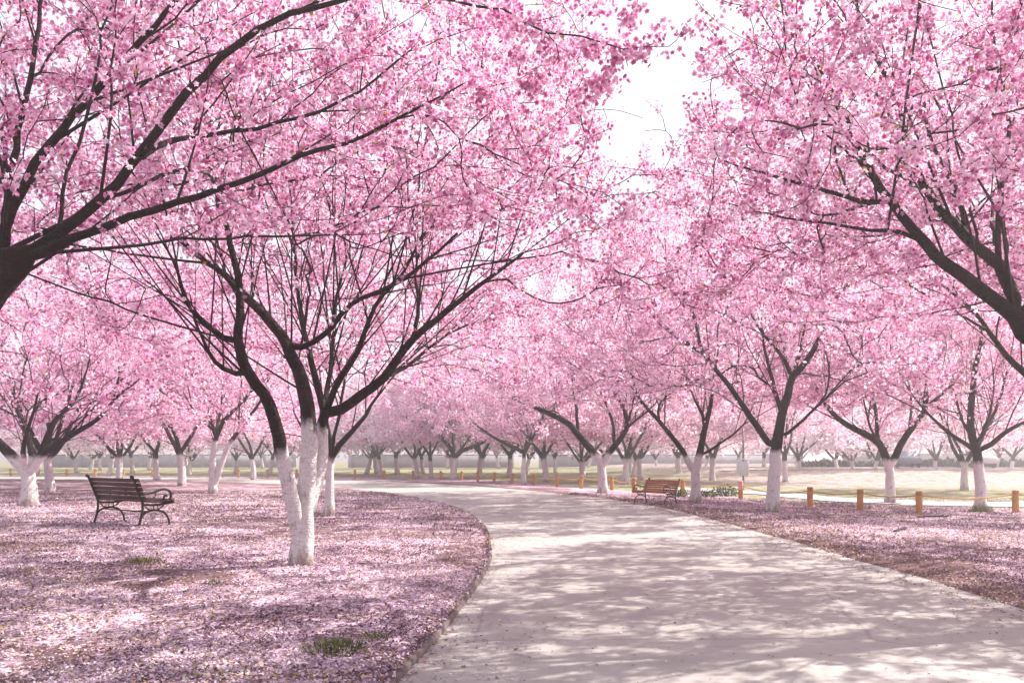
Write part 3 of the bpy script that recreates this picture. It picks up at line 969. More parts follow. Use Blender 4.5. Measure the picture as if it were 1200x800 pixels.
b0 = base_at(815, 587); d = b0[1]
make_tree("forked cherry tree beside the red bench on the right verge", b0, [
    (L(d, (815, 588), (816, 565), (815, 552), (820, 533), (826, 500), (833, 474), (833, 450), (826, 415)), 0.1600, 0.0180),
    (L(d, (815, 556), (806, 540), (800, 528), (779, 501, -.3), (746, 462, -.8), (740, 432, -.9), (735, 400, -1)), 0.0920, 0.0120),
    (L(d, (770, 490, -.4), (775, 470, .2), (791, 456, .8), (805, 430, 1.2)), 0.0400, 0.0072),
    (L(d, (828, 495), (815, 470, .5), (806, 450, .8), (798, 425, 1)), 0.0480, 0.0072),
    (L(d, (821, 535), (840, 522, -.2), (860, 508, -.4), (872, 497, -.6), (885, 470, -.7)), 0.0440, 0.0072),
    ], 506, dict(cx=-.2, cy=0, z0=2.3, z1=10.2, rad=4.5, under=.22), (22, 140, 850), 1.35, leaf=.006, step=.3, sides=(9, 6, 3), keep=open_sky, bloom=dict(MID, size=.047), group=ROW_R)

b0 = base_at(1043, 589); d = b0[1]
make_tree("cherry tree with a wide V fork standing behind the wooden posts", b0, [
    (L(d, (1043, 590), (1043, 565), (1041, 545), (1031, 520), (1015, 509), (1000, 502), (982, 490), (962, 465), (950, 435), (945, 400)), 0.1600, 0.0180),
    (L(d, (1042, 548), (1050, 533), (1062, 510), (1085, 477), (1085, 440), (1105, 410), (1112, 370)), 0.1200, 0.0150),
    (L(d, (1028, 517), (1027, 492, .4), (1022, 452, .8), (1017, 422, 1.0), (1022, 380, 1.1)), 0.0680, 0.0090),
    (L(d, (1085, 478), (1105, 460, -.4), (1125, 440, -.7), (1140, 410, -.9)), 0.0560, 0.0090),
    (L(d, (1065, 505), (1068, 470, 1.0), (1060, 430, 1.8), (1050, 390, 2.2)), 0.0480, 0.0090),
    (L(d, (1035, 530), (1020, 500, -1.0), (1010, 460, -1.8), (1000, 420, -2.2)), 0.0480, 0.0090),
    ], 507, dict(cx=0, cy=0, z0=2.5, z1=8.8, rad=4.3, under=.27), (22, 140, 780), 1.35, leaf=.0058, step=.3, sides=(9, 6, 3), bloom=dict(MID, size=.045), group=ROW_R)

b0 = base_at(1148, 598); d = b0[1]
make_tree("cherry tree with many thin upright limbs and a green plant at its foot", b0, [
    (L(d, (1148, 599), (1149, 570), (1146, 540), (1142, 520), (1137, 500), (1140, 452), (1145, 420), (1150, 397), (1155, 350)), 0.1520, 0.0180),
    (L(d, (1145, 530), (1132, 520), (1112, 507, -.3), (1090, 487, -.5), (1065, 457, -.7), (1050, 430, -.8)), 0.0600, 0.0072),
    (L(d, (1145, 528), (1152, 508, .4), (1167, 480, .8), (1182, 427, 1.1), (1190, 380, 1.3)), 0.0560, 0.0072),
    (L(d, (1147, 532), (1162, 520, -.2), (1177, 507, -.4), (1200, 495, -.6), (1235, 478, -.8)), 0.0680, 0.0120),
    (L(d, (1140, 515), (1125, 485, .9), (1118, 450, 1.5), (1110, 410, 1.8)), 0.0480, 0.0072),
    (L(d, (1145, 520), (1158, 490, -1), (1165, 450, -1.7), (1160, 410, -2.1)), 0.0480, 0.0072),
    ], 508, dict(cx=0, cy=0, z0=2.2, z1=8.8, rad=4.3, under=.27), (22, 140, 780), 1.3, leaf=.0058, step=.3, sides=(9, 6, 3), bloom=dict(MID, size=.044), group=ROW_R,
    )

b0 = base_at(708, 578); d = b0[1]
make_tree("spreading cherry tree with three dark limbs, left of the red bench", b0, [
    (L(d, (706, 579), (706, 560), (704, 545), (694, 529), (677, 509), (668, 497), (632, 479, -.3), (596, 464, -.6), (575, 444, -.8)), 0.1760, 0.0180),
    (L(d, (706, 552), (714, 530), (734, 503), (731, 479), (719, 458), (701, 438), (695, 410)), 0.1200, 0.0120),
    (L(d, (678, 508), (675, 479, .5), (671, 449, .9), (668, 416, 1.1)), 0.0640, 0.0090),
    (L(d, (719, 523), (719, 500, -.8), (710, 473, -1.4), (689, 434, -1.9)), 0.0640, 0.0090),
    (L(d, (734, 503), (745, 492, .3), (758, 482, .6), (772, 468, .9), (785, 440, 1)), 0.0480, 0.0090),
    (L(d, (735, 500), (742, 470, -1), (750, 440, -1.6)), 0.0480, 0.0090),
    ], 509, dict(cx=0, cy=0, z0=2.3, z1=10.4, rad=4.9, under=.2), (22, 140, 850), 1.4, leaf=.0062, step=.33, sides=(8, 5, 3), bloom=dict(MID, size=.052, spread=.12), group=ROW_R, tone=.05)

# --- left bed, farther back
b0 = base_at(33, 592); d = b0[1]
make_tree("stout cherry tree with a broad forked white trunk at the left edge", b0, [
    (L(d, (33, 593), (34, 570), (32, 553), (22, 543), (0, 520, -.2), (-25, 495, -.4), (-45, 460, -.5)), 0.2240, 0.0180),
    (L(d, (33, 556), (38, 540), (34, 514, .6), (20, 481, 1.0), (15, 450, 1.2)), 0.0960, 0.0120),
    (L(d, (35, 556), (47, 536), (63, 495, .3), (82, 475, .5), (95, 455, .6), (105, 420, .6)), 0.1040, 0.0120),
    (L(d, (36, 552), (52, 532, -.2), (82, 511, -.5), (113, 492, -.7), (132, 470, -.8), (148, 456, -.9), (175, 436, -1)), 0.0920, 0.0090),
    (L(d, (30, 548), (28, 520, -1), (40, 480, -1.6), (50, 440, -1.9)), 0.0720, 0.0090),
    ], 510, dict(cx=0, cy=0, z0=1.8, z1=8.8, rad=4.8, under=.24), (22, 140, 850), 1.2, leaf=.0065, step=.28, sides=(10, 6, 3), bloom=dict(MID, size=.042), group=ROW_L, tone=-.05)

b0 = base_at(251, 578); d = b0[1]
make_tree("twin-stemmed cherry tree whose second white stem leans right, on the left bed", b0, [
    (L(d, (250, 579), (249, 560), (250, 530), (253, 512), (247, 495), (242, 478), (235, 440)), 0.1520, 0.0180),
    (L(d, (252, 572), (258, 548), (268, 522), (286, 496), (305, 470), (315, 440)), 0.1040, 0.0180),
    (L(d, (253, 515), (261, 495), (278, 477), (293, 460), (300, 430)), 0.0800, 0.0120),
    (L(d, (248, 500), (230, 485, -.5), (215, 460, -.9)), 0.0560, 0.0120),
    (L(d, (252, 510), (258, 480, 1), (262, 440, 1.6)), 0.0560, 0.0120),
    ], 511, dict(cx=.3, cy=0, z0=1.9, z1=9.0, rad=4.6, under=.22), (20, 130, 700), 1.75, leaf=.0062, step=.32, sides=(8, 5, 3), bloom=dict(MID, size=.048), group=ROW_L)

b0 = base_at(385, 604); d = b0[1]
make_tree("slim cherry tree with a knotty white trunk just behind the three-stemmed tree", b0, [
    (L(d, (385, 605), (386, 580), (387, 555), (388, 538), (386, 515), (382, 490), (375, 450)), 0.1160, 0.0180),
    (L(d, (388, 540), (397, 522), (412, 506), (428, 486), (450, 450)), 0.0640, 0.0120),
    (L(d, (387, 545), (376, 530, .3), (360, 512, .6), (345, 485, .8)), 0.0560, 0.0120),
    (L(d, (388, 538), (392, 510, -.5), (400, 470, -.9), (405, 430, -1.1)), 0.0480, 0.0120),
    ], 512, dict(cx=0, cy=.3, z0=2.1, z1=9.0, rad=4.4, under=.25), (22, 130, 750), 1.15, leaf=.0065, step=.28, sides=(9, 5, 3), bloom=dict(MID, size=.040), group=ROW_L)

b0 = base_at(532, 561.5); d = b0[1]
make_tree("cherry tree with a thick white trunk and one heavy limb reaching right, at the bend", b0, [
    (L(d, (531, 562), (532, 548), (533, 536), (527, 524), (512, 506), (500, 491), (490, 470)), 0.2160, 0.0240),
    (L(d, (533, 536), (540, 528), (552, 524), (572, 513), (584, 497), (595, 475)), 0.1600, 0.0240),
    (L(d, (535, 533), (550, 512, 1), (560, 490, 2)), 0.0800, 0.0120),
    (L(d, (533, 535), (530, 505, -1.5), (540, 480, -2.3)), 0.0800, 0.0120),
    ], 513, dict(cx=0, cy=0, z0=2.2, z1=10.4, rad=5.2, under=.2), (18, 110, 560), 1.35, leaf=.0058, step=.4, sides=(8, 5, 3), bloom=dict(MID, size=.066, per_m=8, spread=.15), group=ROW_B, tone=.08)

b0 = base_at(614, 568); d = b0[1]
make_tree("slender cherry tree with low dark limbs reaching left, beside the far wooden posts", b0, [
    (L(d, (614, 569), (613, 552), (614, 530), (602, 524), (578, 512), (554, 494), (540, 475)), 0.1360, 0.0180),
    (L(d, (614, 533), (621, 517), (632, 500), (640, 475)), 0.0960, 0.0120),
    (L(d, (614, 532), (618, 505, 1), (612, 480, 1.8)), 0.0720, 0.0120),
    (L(d, (614, 532), (622, 510, -1), (628, 485, -1.8)), 0.0640, 0.0120),
    ], 514, dict(cx=0, cy=0, z0=2.1, z1=10.2, rad=4.8, under=.2), (18, 110, 560), 1.35, leaf=.0058, step=.4, sides=(8, 5, 3), bloom=dict(MID, size=.06, per_m=8, spread=.14), group=ROW_B, tone=.06)

# --- generic trees that repeat through the grove
def variant(seed, size, nat, n, fork, rad, z1, tone, name="cherry_tree"):
    R = np.random.default_rng(seed)
    b = np.zeros(3)
    return make_tree("x", b, vase(b, R, n, fork, 4.2, 2.6, .17, R.normal(0, .08, 2)), seed, dict(cx=0, cy=0, z0=1.8, z1=z1 + 2.0, rad=rad + .3, under=.24), nat, 1.3, shoot=(.45, .8, 1.8, .012),
                     leaf=.0065, step=.42, sides=(8, 5, 3), bloom=dict(bare=((0, -.4, 1.8), (2.4, 2.7, 2.3), .14), per_m=8, size=size, n_in=5.5, spread=.15, rmax=.022, kind='single', tone=tone + .06), name=name)  # added tone puts some of the distant brightness into the petal tint
V = [variant(901, .066, (18, 110, 480), 3, 1.35, 4.3, 7.2, .04), variant(902, .066, (18, 110, 480), 4, 1.1, 4.5, 6.9, .0),
     variant(904, .066, (18, 110, 480), 5, 1.2, 4.7, 6.7, -.03),
     variant(903, .066, (18, 110, 480), 3, 1.6, 4.1, 7.4, .08)]
W = []
for sd_ in (911, 912, 913, 914, 915):
    R = np.random.default_rng(sd_)
    b = np.zeros(3)
    W.append(make_tree("x", b, vase(b, R, 3 + sd_ % 3, 1.3 + .12 * (sd_ % 4 - 1.5), 3.2, 2.4, .17, R.normal(0, .12, 2)), sd_, dict(cx=0, cy=0, z0=1.5, z1=9.2, rad=5.0, under=.12), (14, 60, 190), 1.25, shoot=(.9, .8, 1.6, .010),
                       leaf=.0058, step=.6, sides=(7, 4, 3), bloom=dict(bare=((0, 0, 1.4), (1.8, 1.8, 1.5), .3), per_m=4.4, size=.105, n_in=2.3, spread=.26, rmax=.03, kind='tuft', tone=.36)))  # high tone pales the blossom: brightness of lit, hazy crowns put into colour
used = set()
def place(pool, k, x, y, rot, sc, label, group):
    k %= len(pool); z = gz(x, y) - .02
    if (id(pool), k) not in used:
        used.add((id(pool), k)); o = pool[k]
        o.location = (x, y, z); o.rotation_euler = (0, 0, rot); o.scale = (sc,) * 3; o["label"] = label; o["group"] = group
        return o
    return dup(pool[k], (x, y, z), rot, sc, label, group)

R_ = np.random.default_rng(77)
def put(px, py, pool, k, label, group, sc=None):
    p = base_at(px, py)
    return place(pool, k, p[0], p[1], R_.uniform(0, 6.28), sc or R_.uniform(.9, 1.08), label, group)

put(213, 569, V, 0, "small cherry tree with a short white trunk and spreading fork, left of the twin-stemmed tree", ROW_L)
put(140, 564, V, 1, "cherry tree rising directly behind the dark bench backrest", ROW_L)
put(184, 563, V, 3, "cherry tree with a pale split trunk between the dark bench and the short white trunk", ROW_L)
put(297, 562.5, V, 0, "cherry tree with a thin pale trunk, between the twin-stemmed and three-stemmed trees", ROW_L)
put(505, 560.5, V, 3, "thin upright cherry tree left of the heavy-limbed tree at the bend", ROW_B, .92)
put(640, 564.5, V, 0, "cherry tree with a white trunk behind the posts, left of the spreading tree", ROW_B)
put(682, 563.5, V, 1, "cherry tree seen through the fork of the spreading tree, beyond the posts", ROW_B)
put(734, 567, V, 1, "cherry tree with a short fat white trunk behind the fence near the red bench", ROW_B)
put(751, 562, V, 2, "thin dark-limbed cherry tree directly behind the left end of the red bench", ROW_B)
put(835, 563.5, V, 0, "cherry tree with an unpainted reddish trunk beyond the red bench", ROW_R)
put(921, 565, V, 3, "cherry tree with a pale trunk half hidden behind the broad right-hand tree", ROW_R)
put(1131, 574, V, 1, "leaning cherry tree just behind the tree with the green plant at its foot", ROW_R)
put(60, 577, V, 2, "cherry tree with a low pale trunk right behind the stout tree at the left edge", ROW_L)
FAR_B = "hazy trees across the lawn on the right"
for i, (px, py) in enumerate(((939, 559.5), (1000, 557.5), (1022, 558.5), (1094, 557.5), (1184, 558.5))):
    put(px, py, W, i, ["hazy blue-grey tree across the lawn, leftmost of its row", "slim hazy tree across the lawn left of the thick one", "thick dark blue-grey trunk across the lawn, left of the V-forked tree",
                        "hazy tree with a pollarded dark trunk across the lawn, right of the V-forked tree", "hazy dark trunk across the lawn nearest the right edge"][i], FAR_B, .95)
# far rows: nothing tells these apart in the photograph
n = 0
for gname, glabel, spots in (
    ("far cherry trees at the left", "small far cherry tree with a white trunk in the distant rows left of the bend", [(x, R_.uniform(62, 80)) for x in np.linspace(-44, -24, 9)] + [(x, R_.uniform(64, 84)) for x in np.linspace(-22, -9, 6)]),
    ("far cherry trees beyond the fence", "small far cherry tree in the distant rows beyond the bend of the path", [(-9.5, 62), (-6.5, 60), (-4.5, 66), (-2.3, 58.5), (-.2, 60), (2.5, 62), (5.5, 66), (8.5, 60), (12.5, 64), (16.5, 70), (-7.5, 72), (-3, 76), (1.2, 72), (4.0, 78), (7.5, 71), (10.5, 77), (-12, 70), (-16, 74)]),
    ("farthest hazy cherry trees", "pale pink cherry tree in the farthest hazy row", [(x + R_.normal(0, 1), R_.uniform(88, 112)) for x in np.linspace(-74, 82, 27)]),
    ("hazy cherry trees beyond the lawn", "pale hazy cherry tree standing beyond the lawn on the right", [(23, 78), (27.5, 72), (31, 80), (35, 84), (38.5, 71), (43, 76), (46, 69), (50, 80), (19, 84), (15, 78)])):
    for (x, y) in spots:
        place(W, n, x, y, R_.uniform(0, 6.28), R_.uniform(.92, 1.15), glabel, gname); n += 1

# ------------------------------------------------------------------ fence posts and rope
GRP_P = "wooden posts strung along the right verge"
def post_mesh(h, r):
    prof = [(r * .98, -.1), (r * 1.0, h * .3), (r * .97, h * .80), (r * .80, h * .815), (r * .80, h * .85), (r * .99, h * .865), (r * .97, h * .975), (r * .85, h), (.001, h)]
    n = 14; a = np.arange(n) * 2 * math.pi / n
    v = np.vstack([np.column_stack([q * np.cos(a), q * np.sin(a), np.full(n, z)]) for q, z in prof]); f = []
    for i in range(len(prof) - 1):
        for j in range(n):
            f.append((i * n + j, i * n + (j + 1) % n, (i + 1) * n + (j + 1) % n, (i + 1) * n + j))
    return v, f
v, f = post_mesh(.58, .085)
post_me = mesh_from("fence_post", v, [i for q in f for i in q], [4] * len(f), M_POST, False)
pt = [(p, None) for p in FENCE_PTS]
right = [ground_at(1190, 600)[:2], np.array([16.2, 22.0])]
names = {0: "orange-brown wooden post just right of the V-forked tree, nearest the camera", 1: "orange-brown wooden post left of the V-forked tree",
         2: "orange-brown wooden post just right of the broad right-hand tree", 3: "wooden post with a faded pink upper half beside the dark shrubs",
         4: "wooden post rising behind the left end of the red bench", 5: "wooden post between the red bench and the spreading tree",
         6: "wooden post just left of the spreading tree", 7: "second wooden post left of the spreading tree", 8: "wooden post just right of the slender low-limbed tree",
         9: "wooden post just left of the slender low-limbed tree", 10: "small far wooden post between the bend and the slender low-limbed tree", 11: "small far wooden post second right of the heavy-limbed tree",
         12: "small far wooden post just right of the heavy-limbed tree"}
posts = []
for i, p in enumerate(FENCE_PTS):
    o = link("fence_post", post_me, None, (p[0], p[1], gz(*p)))
    o.rotation_euler = (R_.normal(0, .035), R_.normal(0, .035), R_.uniform(0, 6))
    tag(o, names[i], "post", GRP_P); posts.append(o)
o = link("fence_post", post_me, None, (*right[0], gz(*right[0]))); tag(o, "orange-brown wooden post at the right edge beside the plant-footed tree", "post", GRP_P)
# hidden ones between the broad tree and the bench keep the spacing
for px, py, lab in ((800, 580.3, "wooden post hidden partly behind the red bench's right end"), ):
    p = ground_at(px, py)[:2]
    o = link("fence_post", post_me, None, (*p, gz(*p))); tag(o, lab, "post", GRP_P)
# far posts continuing left
FARP = []
line = catmull(FL[14:], .5)
s = np.concatenate([[0], np.cumsum(np.linalg.norm(np.diff(line, axis=0), axis=1))])
for u in np.arange(1.8, s[-1] - 30, 2.3):
    p = np.array([np.interp(u, s, line[:, 0]), np.interp(u, s, line[:, 1])]); FARP.append(p)
    o = link("fence_post", post_me, None, (*p, gz(*p)))
    tag(o, "tiny far wooden post in the fence line beyond the path's far left bend", "post", "far wooden posts beyond the bend")
mb = MB()
allp = [np.array([16.2, 22.0]), right[0]] + FENCE_PTS + FARP
for a, b in zip(allp[:-1], allp[1:]):
    t = np.linspace(0, 1, 9)
    q = a[None] * (1 - t[:, None]) + b[None] * t[:, None]
    za, zb = gz(*a) + .48, gz(*b) + .48
    sag = .03 + .025 * np.linalg.norm(b - a)
    z = za * (1 - t) + zb * t - sag * 4 * t * (1 - t)
    mb.tube(np.column_stack([q, z]), .02, 5)
tag(mb.build("fence_rope", M_ROPE, None, True), "sagging yellow-brown rope strung from post to post along the verge", "rope")

# pink band painted on the post beside the shrubs
p3 = FENCE_PTS[3]
v2, f2 = post_mesh(.30, .092)
v2[:, 2] = np.maximum(v2[:, 2], 0)
pk = link("painted_cap", mesh_from("painted_cap", v2 + np.array([0, 0, .33]), [i for q in f2 for i in q], [4] * len(f2), M_POSTPINK), posts[3])

# pale cabinet on a thin pole behind it
pc = ground_at(871, 573.5)
t_ = thing("utility_pole", "thin grey pole carrying a pale metal box, behind the pink-topped post", "utility pole", tuple(pc))
mb = MB(); mb.tube([(0, 0, -.1), (0, 0, 1.5), (0, 0, 2.75)], [.045, .045, .035], 8); mb.build("pole", M_POLE, t_, True)
mb = MB(); mb.box((-.05, -.09, .95), (.48, .24, .66), bev=.02); mb.box((-.05, -.09, 1.35), (.54, .30, .05), bev=.015); bx = mb.build("box", M_PALE, t_)
mb = MB(); mb.box((-.05, -.222, .95), (.38, .015, .54), bev=.004); mb.box((.08, -.236, .95), (.03, .02, .10), bev=.005); mb.build("door", M_PALE, bx)

# ------------------------------------------------------------------ benches
def bench(name, label, loc, rotz, length, sc, wood, slats_back):
    """local axes: +y is where the sitter faces, x along the bench"""
    t = thing(name, label, "bench", loc, rotz, None, sc)
    h = length / 2
    # end frames of cast iron
    for sx in (-1, 1):
        x = sx * (h - .10)
        fr = MB()
        pth = lambda pts, r, n=8: fr.tube(catmull([(x, u, z) for u, z in pts], .03), r, n)
        pth([(-.40, .88), (-.36, .80), (-.29, .62), (-.22, .46), (-.21, .36), (-.23, .20), (-.29, 0)], .022)
        pth([(-.23, .20), (-.16, .255), (-.04, .29), (.08, .285), (.20, .24), (.27, .14), (.30, 0)], .020)
        pth([(-.21, .40), (-.05, .385), (.12, .39), (.29, .41)], .020)
        pth([(-.17, .37), (-.10, .31), (-.03, .30)], .012, 6)
        pth([(.20, .39), (.13, .33), (.06, .30)], .012, 6)
        fr.tube(np.array([(x, .035 + .045 * math.cos(a), .34 + .045 * math.sin(a)) for a in np.linspace(0, 6.28, 13)]), .010, 6)
        fr.tube([(x, -.31, 0.0), (x, -.29, .012), (x, -.27, .02)], .026, 8); fr.tube([(x, .28, .02), (x, .30, .012), (x, .32, 0.0)], .026, 8)
        fr.tube([(x - .025, -.405, .885), (x + .025, -.405, .885)], .03, 10)
        fo = fr.build("end_frame", M_IRON, t, True)
        ar = MB()
        ar.tube(catmull([(x, -.29, .62), (x, -.18, .595), (x, -.04, .60), (x, .10, .645), (x, .22, .655), (x, .305, .61), (x, .325, .53), (x, .28, .455), (x, .215, .45), (x, .185, .50), (x, .215, .545), (x, .25, .53)], .02), .021, 8)
        ar.tube(catmull([(x, .02, .615), (x, .035, .56), (x, .01, .515), (x, -.02, .525)], .02), .010, 6)
        ar.tube([(x, .29, .47), (x, .285, .41)], .014, 6)
        ar.build("armrest", M_IRON, fo, True)
    # slats
    sb = MB()
    dirv = np.array([0, -.13, .32]); dirv /= np.linalg.norm(dirv)
    a = math.atan2(.15, .36)
    Rm = np.array([[1, 0, 0], [0, math.cos(a), -math.sin(a)], [0, math.sin(a), math.cos(a)]])
    n = slats_back
    p0 = np.array([0, -.225, .475]); p1 = np.array([0, -.375, .86])
    wz = np.linalg.norm(p1 - p0) / n
    for k in range(n):
        c = p0 + (p1 - p0) * (k + .5) / n + np.array([0, .03, 0])
        sb.box(c + np.append(R_.normal(0, .002, 1), [0, 0]), (length, .026, wz - .016), Rm, .005)
    sb.build("backrest", wood, t)
    ss = MB()
    for k in range(6):
        u = -.17 + k * .094
        ss.box((R_.normal(0, .002), u, .435 + .012 * abs(k - 2.2)), (length, .076, .026), None, .005)
    ss.box((0, .325, .425), (length, .03, .05), None, .006)
    ss.build("seat", wood, t)
    br = MB(); br.tube([(-h + .1, -.12, .27), (h - .1, -.12, .27)], .012, 8); br.build("stretcher", M_IRON, t, True)
    return t
lx, ly = -6.9, 15.45
bench("park_bench", "dark brown slatted bench with black iron scroll arms, seen from behind on the left bed", (lx, ly, gz(lx, ly)), math.atan2(-.6, .8), 1.72, 1.0, M_DARKWOOD, 5)
rb = ground_at(768, 590)
bench("park_bench", "reddish wooden bench with black iron ends at the path's right edge, facing the path", (rb[0], rb[1], rb[2]), math.atan2(.86, -.51) , 1.85, .76, M_REDWOOD, 5)

# ------------------------------------------------------------------ plants
def blades(n, rad, h, R, curve=.5, w=.006):
    v = []; f = []; ti = []
    for _ in range(n):
        a, r = R.uniform(0, 6.28), rad * math.sqrt(R.random())
        b = np.array([r * math.cos(a), r * math.sin(a), -.01]); hh = h * R.uniform(.5, 1.1) * (1.15 - .6 * r / rad)
        dr = np.array([math.cos(a + R.normal(0, .7)), math.sin(a + R.normal(0, .7)), 0]) * curve * hh
        sd2 = np.array([-dr[1], dr[0], 0]); sd2 = sd2 / max(np.linalg.norm(sd2), 1e-6) * w
        o = len(v); m = b + dr * .35 + [0, 0, hh * .6]; e = b + dr + [0, 0, hh]
        v += [b - sd2, b + sd2, m + sd2 * .8, m - sd2 * .8, e]; f += [(o, o + 1, o + 2, o + 3), (o + 3, o + 2, o + 4)]
        ti += [R.random()] * 5
    return np.array(v), [i for q in f for i in q], [len(q) for q in f], np.array(ti)
for px, py, n, rad, h, lab in ((392, 761, 330, .22, .08, "low green grass tuft among the petals near the kerb"), (440, 748, 70, .12, .06, "small grass tuft by the kerb, right of the larger green tuft"),
                            (168, 658, 300, .22, .085, "yellowish grass tuft in the petals in front of the dark bench"), (250, 682, 60, .12, .06, "tiny grass tuft left of the three-stemmed tree's foot"),
                            (1150, 600, 260, .30, .30, "bright green plant at the foot of the many-limbed tree near the right edge"), (1030, 605, 220, .35, .07, "low green tuft between two wooden posts on the right verge")):
    p = ground_at(px, py)
    v, fl, tot, ti = blades(n, rad, h, R_)
    o = link("grass_tuft", mesh_from("grass_tuft", v, fl, tot, M_GRASS, False, {"tint": ti * .8 + (.2 if "yellow" in lab else 0)}), None, tuple(p))
    tag(o, lab, "grass tuft")
for px, py, n, rad, h, lab in ((850, 581, 420, .42, .42, "dark green low shrub left of the pink-topped post"), (828, 582.5, 200, .30, .28, "small dark shrub between the forked tree and the larger shrub"), (795, 582, 150, .3, .25, "small dark green shrub just behind the red bench's right end")):
    p = ground_at(px, py)
    tv = np.array([(0, 0, 0), (.35, .25, .08), (1, 0, 0), (.35, -.25, .08)]); tf = np.array([(0, 1, 2, 3)])
    a = R_.uniform(0, 6.28, n); r = rad * np.sqrt(R_.random(n)); z = h * R_.random(n) * (1.1 - .5 * r / rad)
    v, fl, tot, tt = scatter(np.column_stack([r * np.cos(a) * 1.3, r * np.sin(a), z]), np.full(n, .10), R_.random(n), tv, tf, R_)
    t_ = thing("shrub", lab, "shrub", tuple(p))
    link("foliage", mesh_from("foliage", v, fl, tot, M_SHRUB, False, {"tint": tt}), t_)
    mb = MB()
    for k in range(7):
        a = k * .9; mb.tube([(0, 0, -.05), (rad * .3 * math.cos(a), rad * .3 * math.sin(a), h * .5), (rad * .6 * math.cos(a), rad * .6 * math.sin(a), h * .95)], [.012, .008, .004], 5)
    mb.build("stem", TWIG, t_)

# ------------------------------------------------------------------ far buildings, hedge, cars
def far_wall(label, x0, x1, y, h):
    t = thing("boundary_wall", label, "wall", ((x0 + x1) / 2, y, -.2))
    w = x1 - x0
    mb = MB(); mb.box((0, 0, h / 2), (w, .3, h)); mb.build("wall", M_WALL, t)
    mb = MB(); mb.box((0, 0, h + .062), (w + .1, .46, .12), bev=.02); mb.build("coping", M_ROOF, t)
    nn = max(2, int(w / 4))
    for k in range(nn + 1):
        mb = MB(); mb.box((-w / 2 + k * w / nn, 0, h / 2 + .09), (.45, .50, h + .30), bev=.02); mb.build("pillar", M_WALL, t)
    return t
far_wall("low grey-blue wall far behind the trees at the left", -64, -30, 118, 1.7)
far_wall("low grey-blue wall far beyond the bend of the path", -22, 0, 116, 1.7)
far_wall("long low blue-grey wall far beyond the red bench", 4, 40, 120, 1.7)
far_wall("low hazy wall far across the lawn at the right", 46, 84, 118, 1.8)
def hedge(label, x0, x1, y, h, seed):
    R = np.random.default_rng(seed); n = int((x1 - x0) * 220)
    tv = np.array([(0, 0, 0), (.4, .4, .1), (1, 0, 0), (.4, -.4, .1)]); tf = np.array([(0, 1, 2, 3)])
    x = R.uniform(-1, 1, n) * (x1 - x0) / 2; z = h * R.random(n) ** .7 * (.75 + .5 * vnoise(x, x * 0, 2.2, seed)); yy = R.normal(0, .45, n)
    v, fl, tot, tt = scatter(np.column_stack([x, yy, z]), R.uniform(.22, .40, n), R.random(n), tv, tf, R)
    o = link("hedge", mesh_from("hedge", v, fl, tot, M_HEDGE, False, {"tint": tt}), None, ((x0 + x1) / 2, y, 0))
    tag(o, label, "hedge")
hedge("dark clipped hedge far across the lawn behind the hazy trunks", 26, 58, 77, .9, 1)
def car(label, loc, rotz, mat):
    t = thing("parked_car", label, "car", loc, rotz)
    side = [(-2.0, .35), (-2.05, .75), (-1.75, .88), (-1.1, .95), (-.55, 1.40), (.75, 1.42), (1.45, .98), (2.0, .90), (2.08, .6), (2.02, .35)]
    v = []; k = len(side)
    for y, ins in ((-.82, 0), (.82, 0)):
        for (x, z) in side:
            yy = y * (1 - .22 * max(0, (z - .95) / .47)); v.append((x, yy, z))
    f = [list(range(k))[::-1], list(range(k, 2 * k))] + [[i, (i + 1) % k, k + (i + 1) % k, k + i] for i in range(k)]
    mb = MB(); mb.add(v, f); mb.build("body", mat, t)
    for sy in (-1, 1):
        mb = MB(); mb.add([(-1.0, sy * .80, .97), (-.52, sy * .69, 1.33), (.72, sy * .69, 1.34), (1.3, sy * .80, .99), (-1.0, sy * .84, .97), (-.52, sy * .73, 1.33), (.72, sy * .73, 1.34), (1.3, sy * .84, .99)],
                          [(0, 1, 2, 3), (4, 5, 6, 7), (0, 1, 5, 4), (1, 2, 6, 5), (2, 3, 7, 6), (3, 0, 4, 7)]); mb.build("side_window", M_GLASS, t)
        for x in (-1.3, 1.3):
            mb = MB(); mb.tube([(x, sy * .68, .32), (x, sy * .87, .32)], .32, 14); mb.build("wheel", M_TYRE, t)
    return t
car("blue-grey car parked far across the lawn, left of the pollarded hazy trunk", (32, 69.5, .42), 1.3, M_CARBODY)
car("pale car parked far across the lawn, right of the pollarded hazy trunk", (37.5, 69, .42), 1.5, M_CARWHITE)

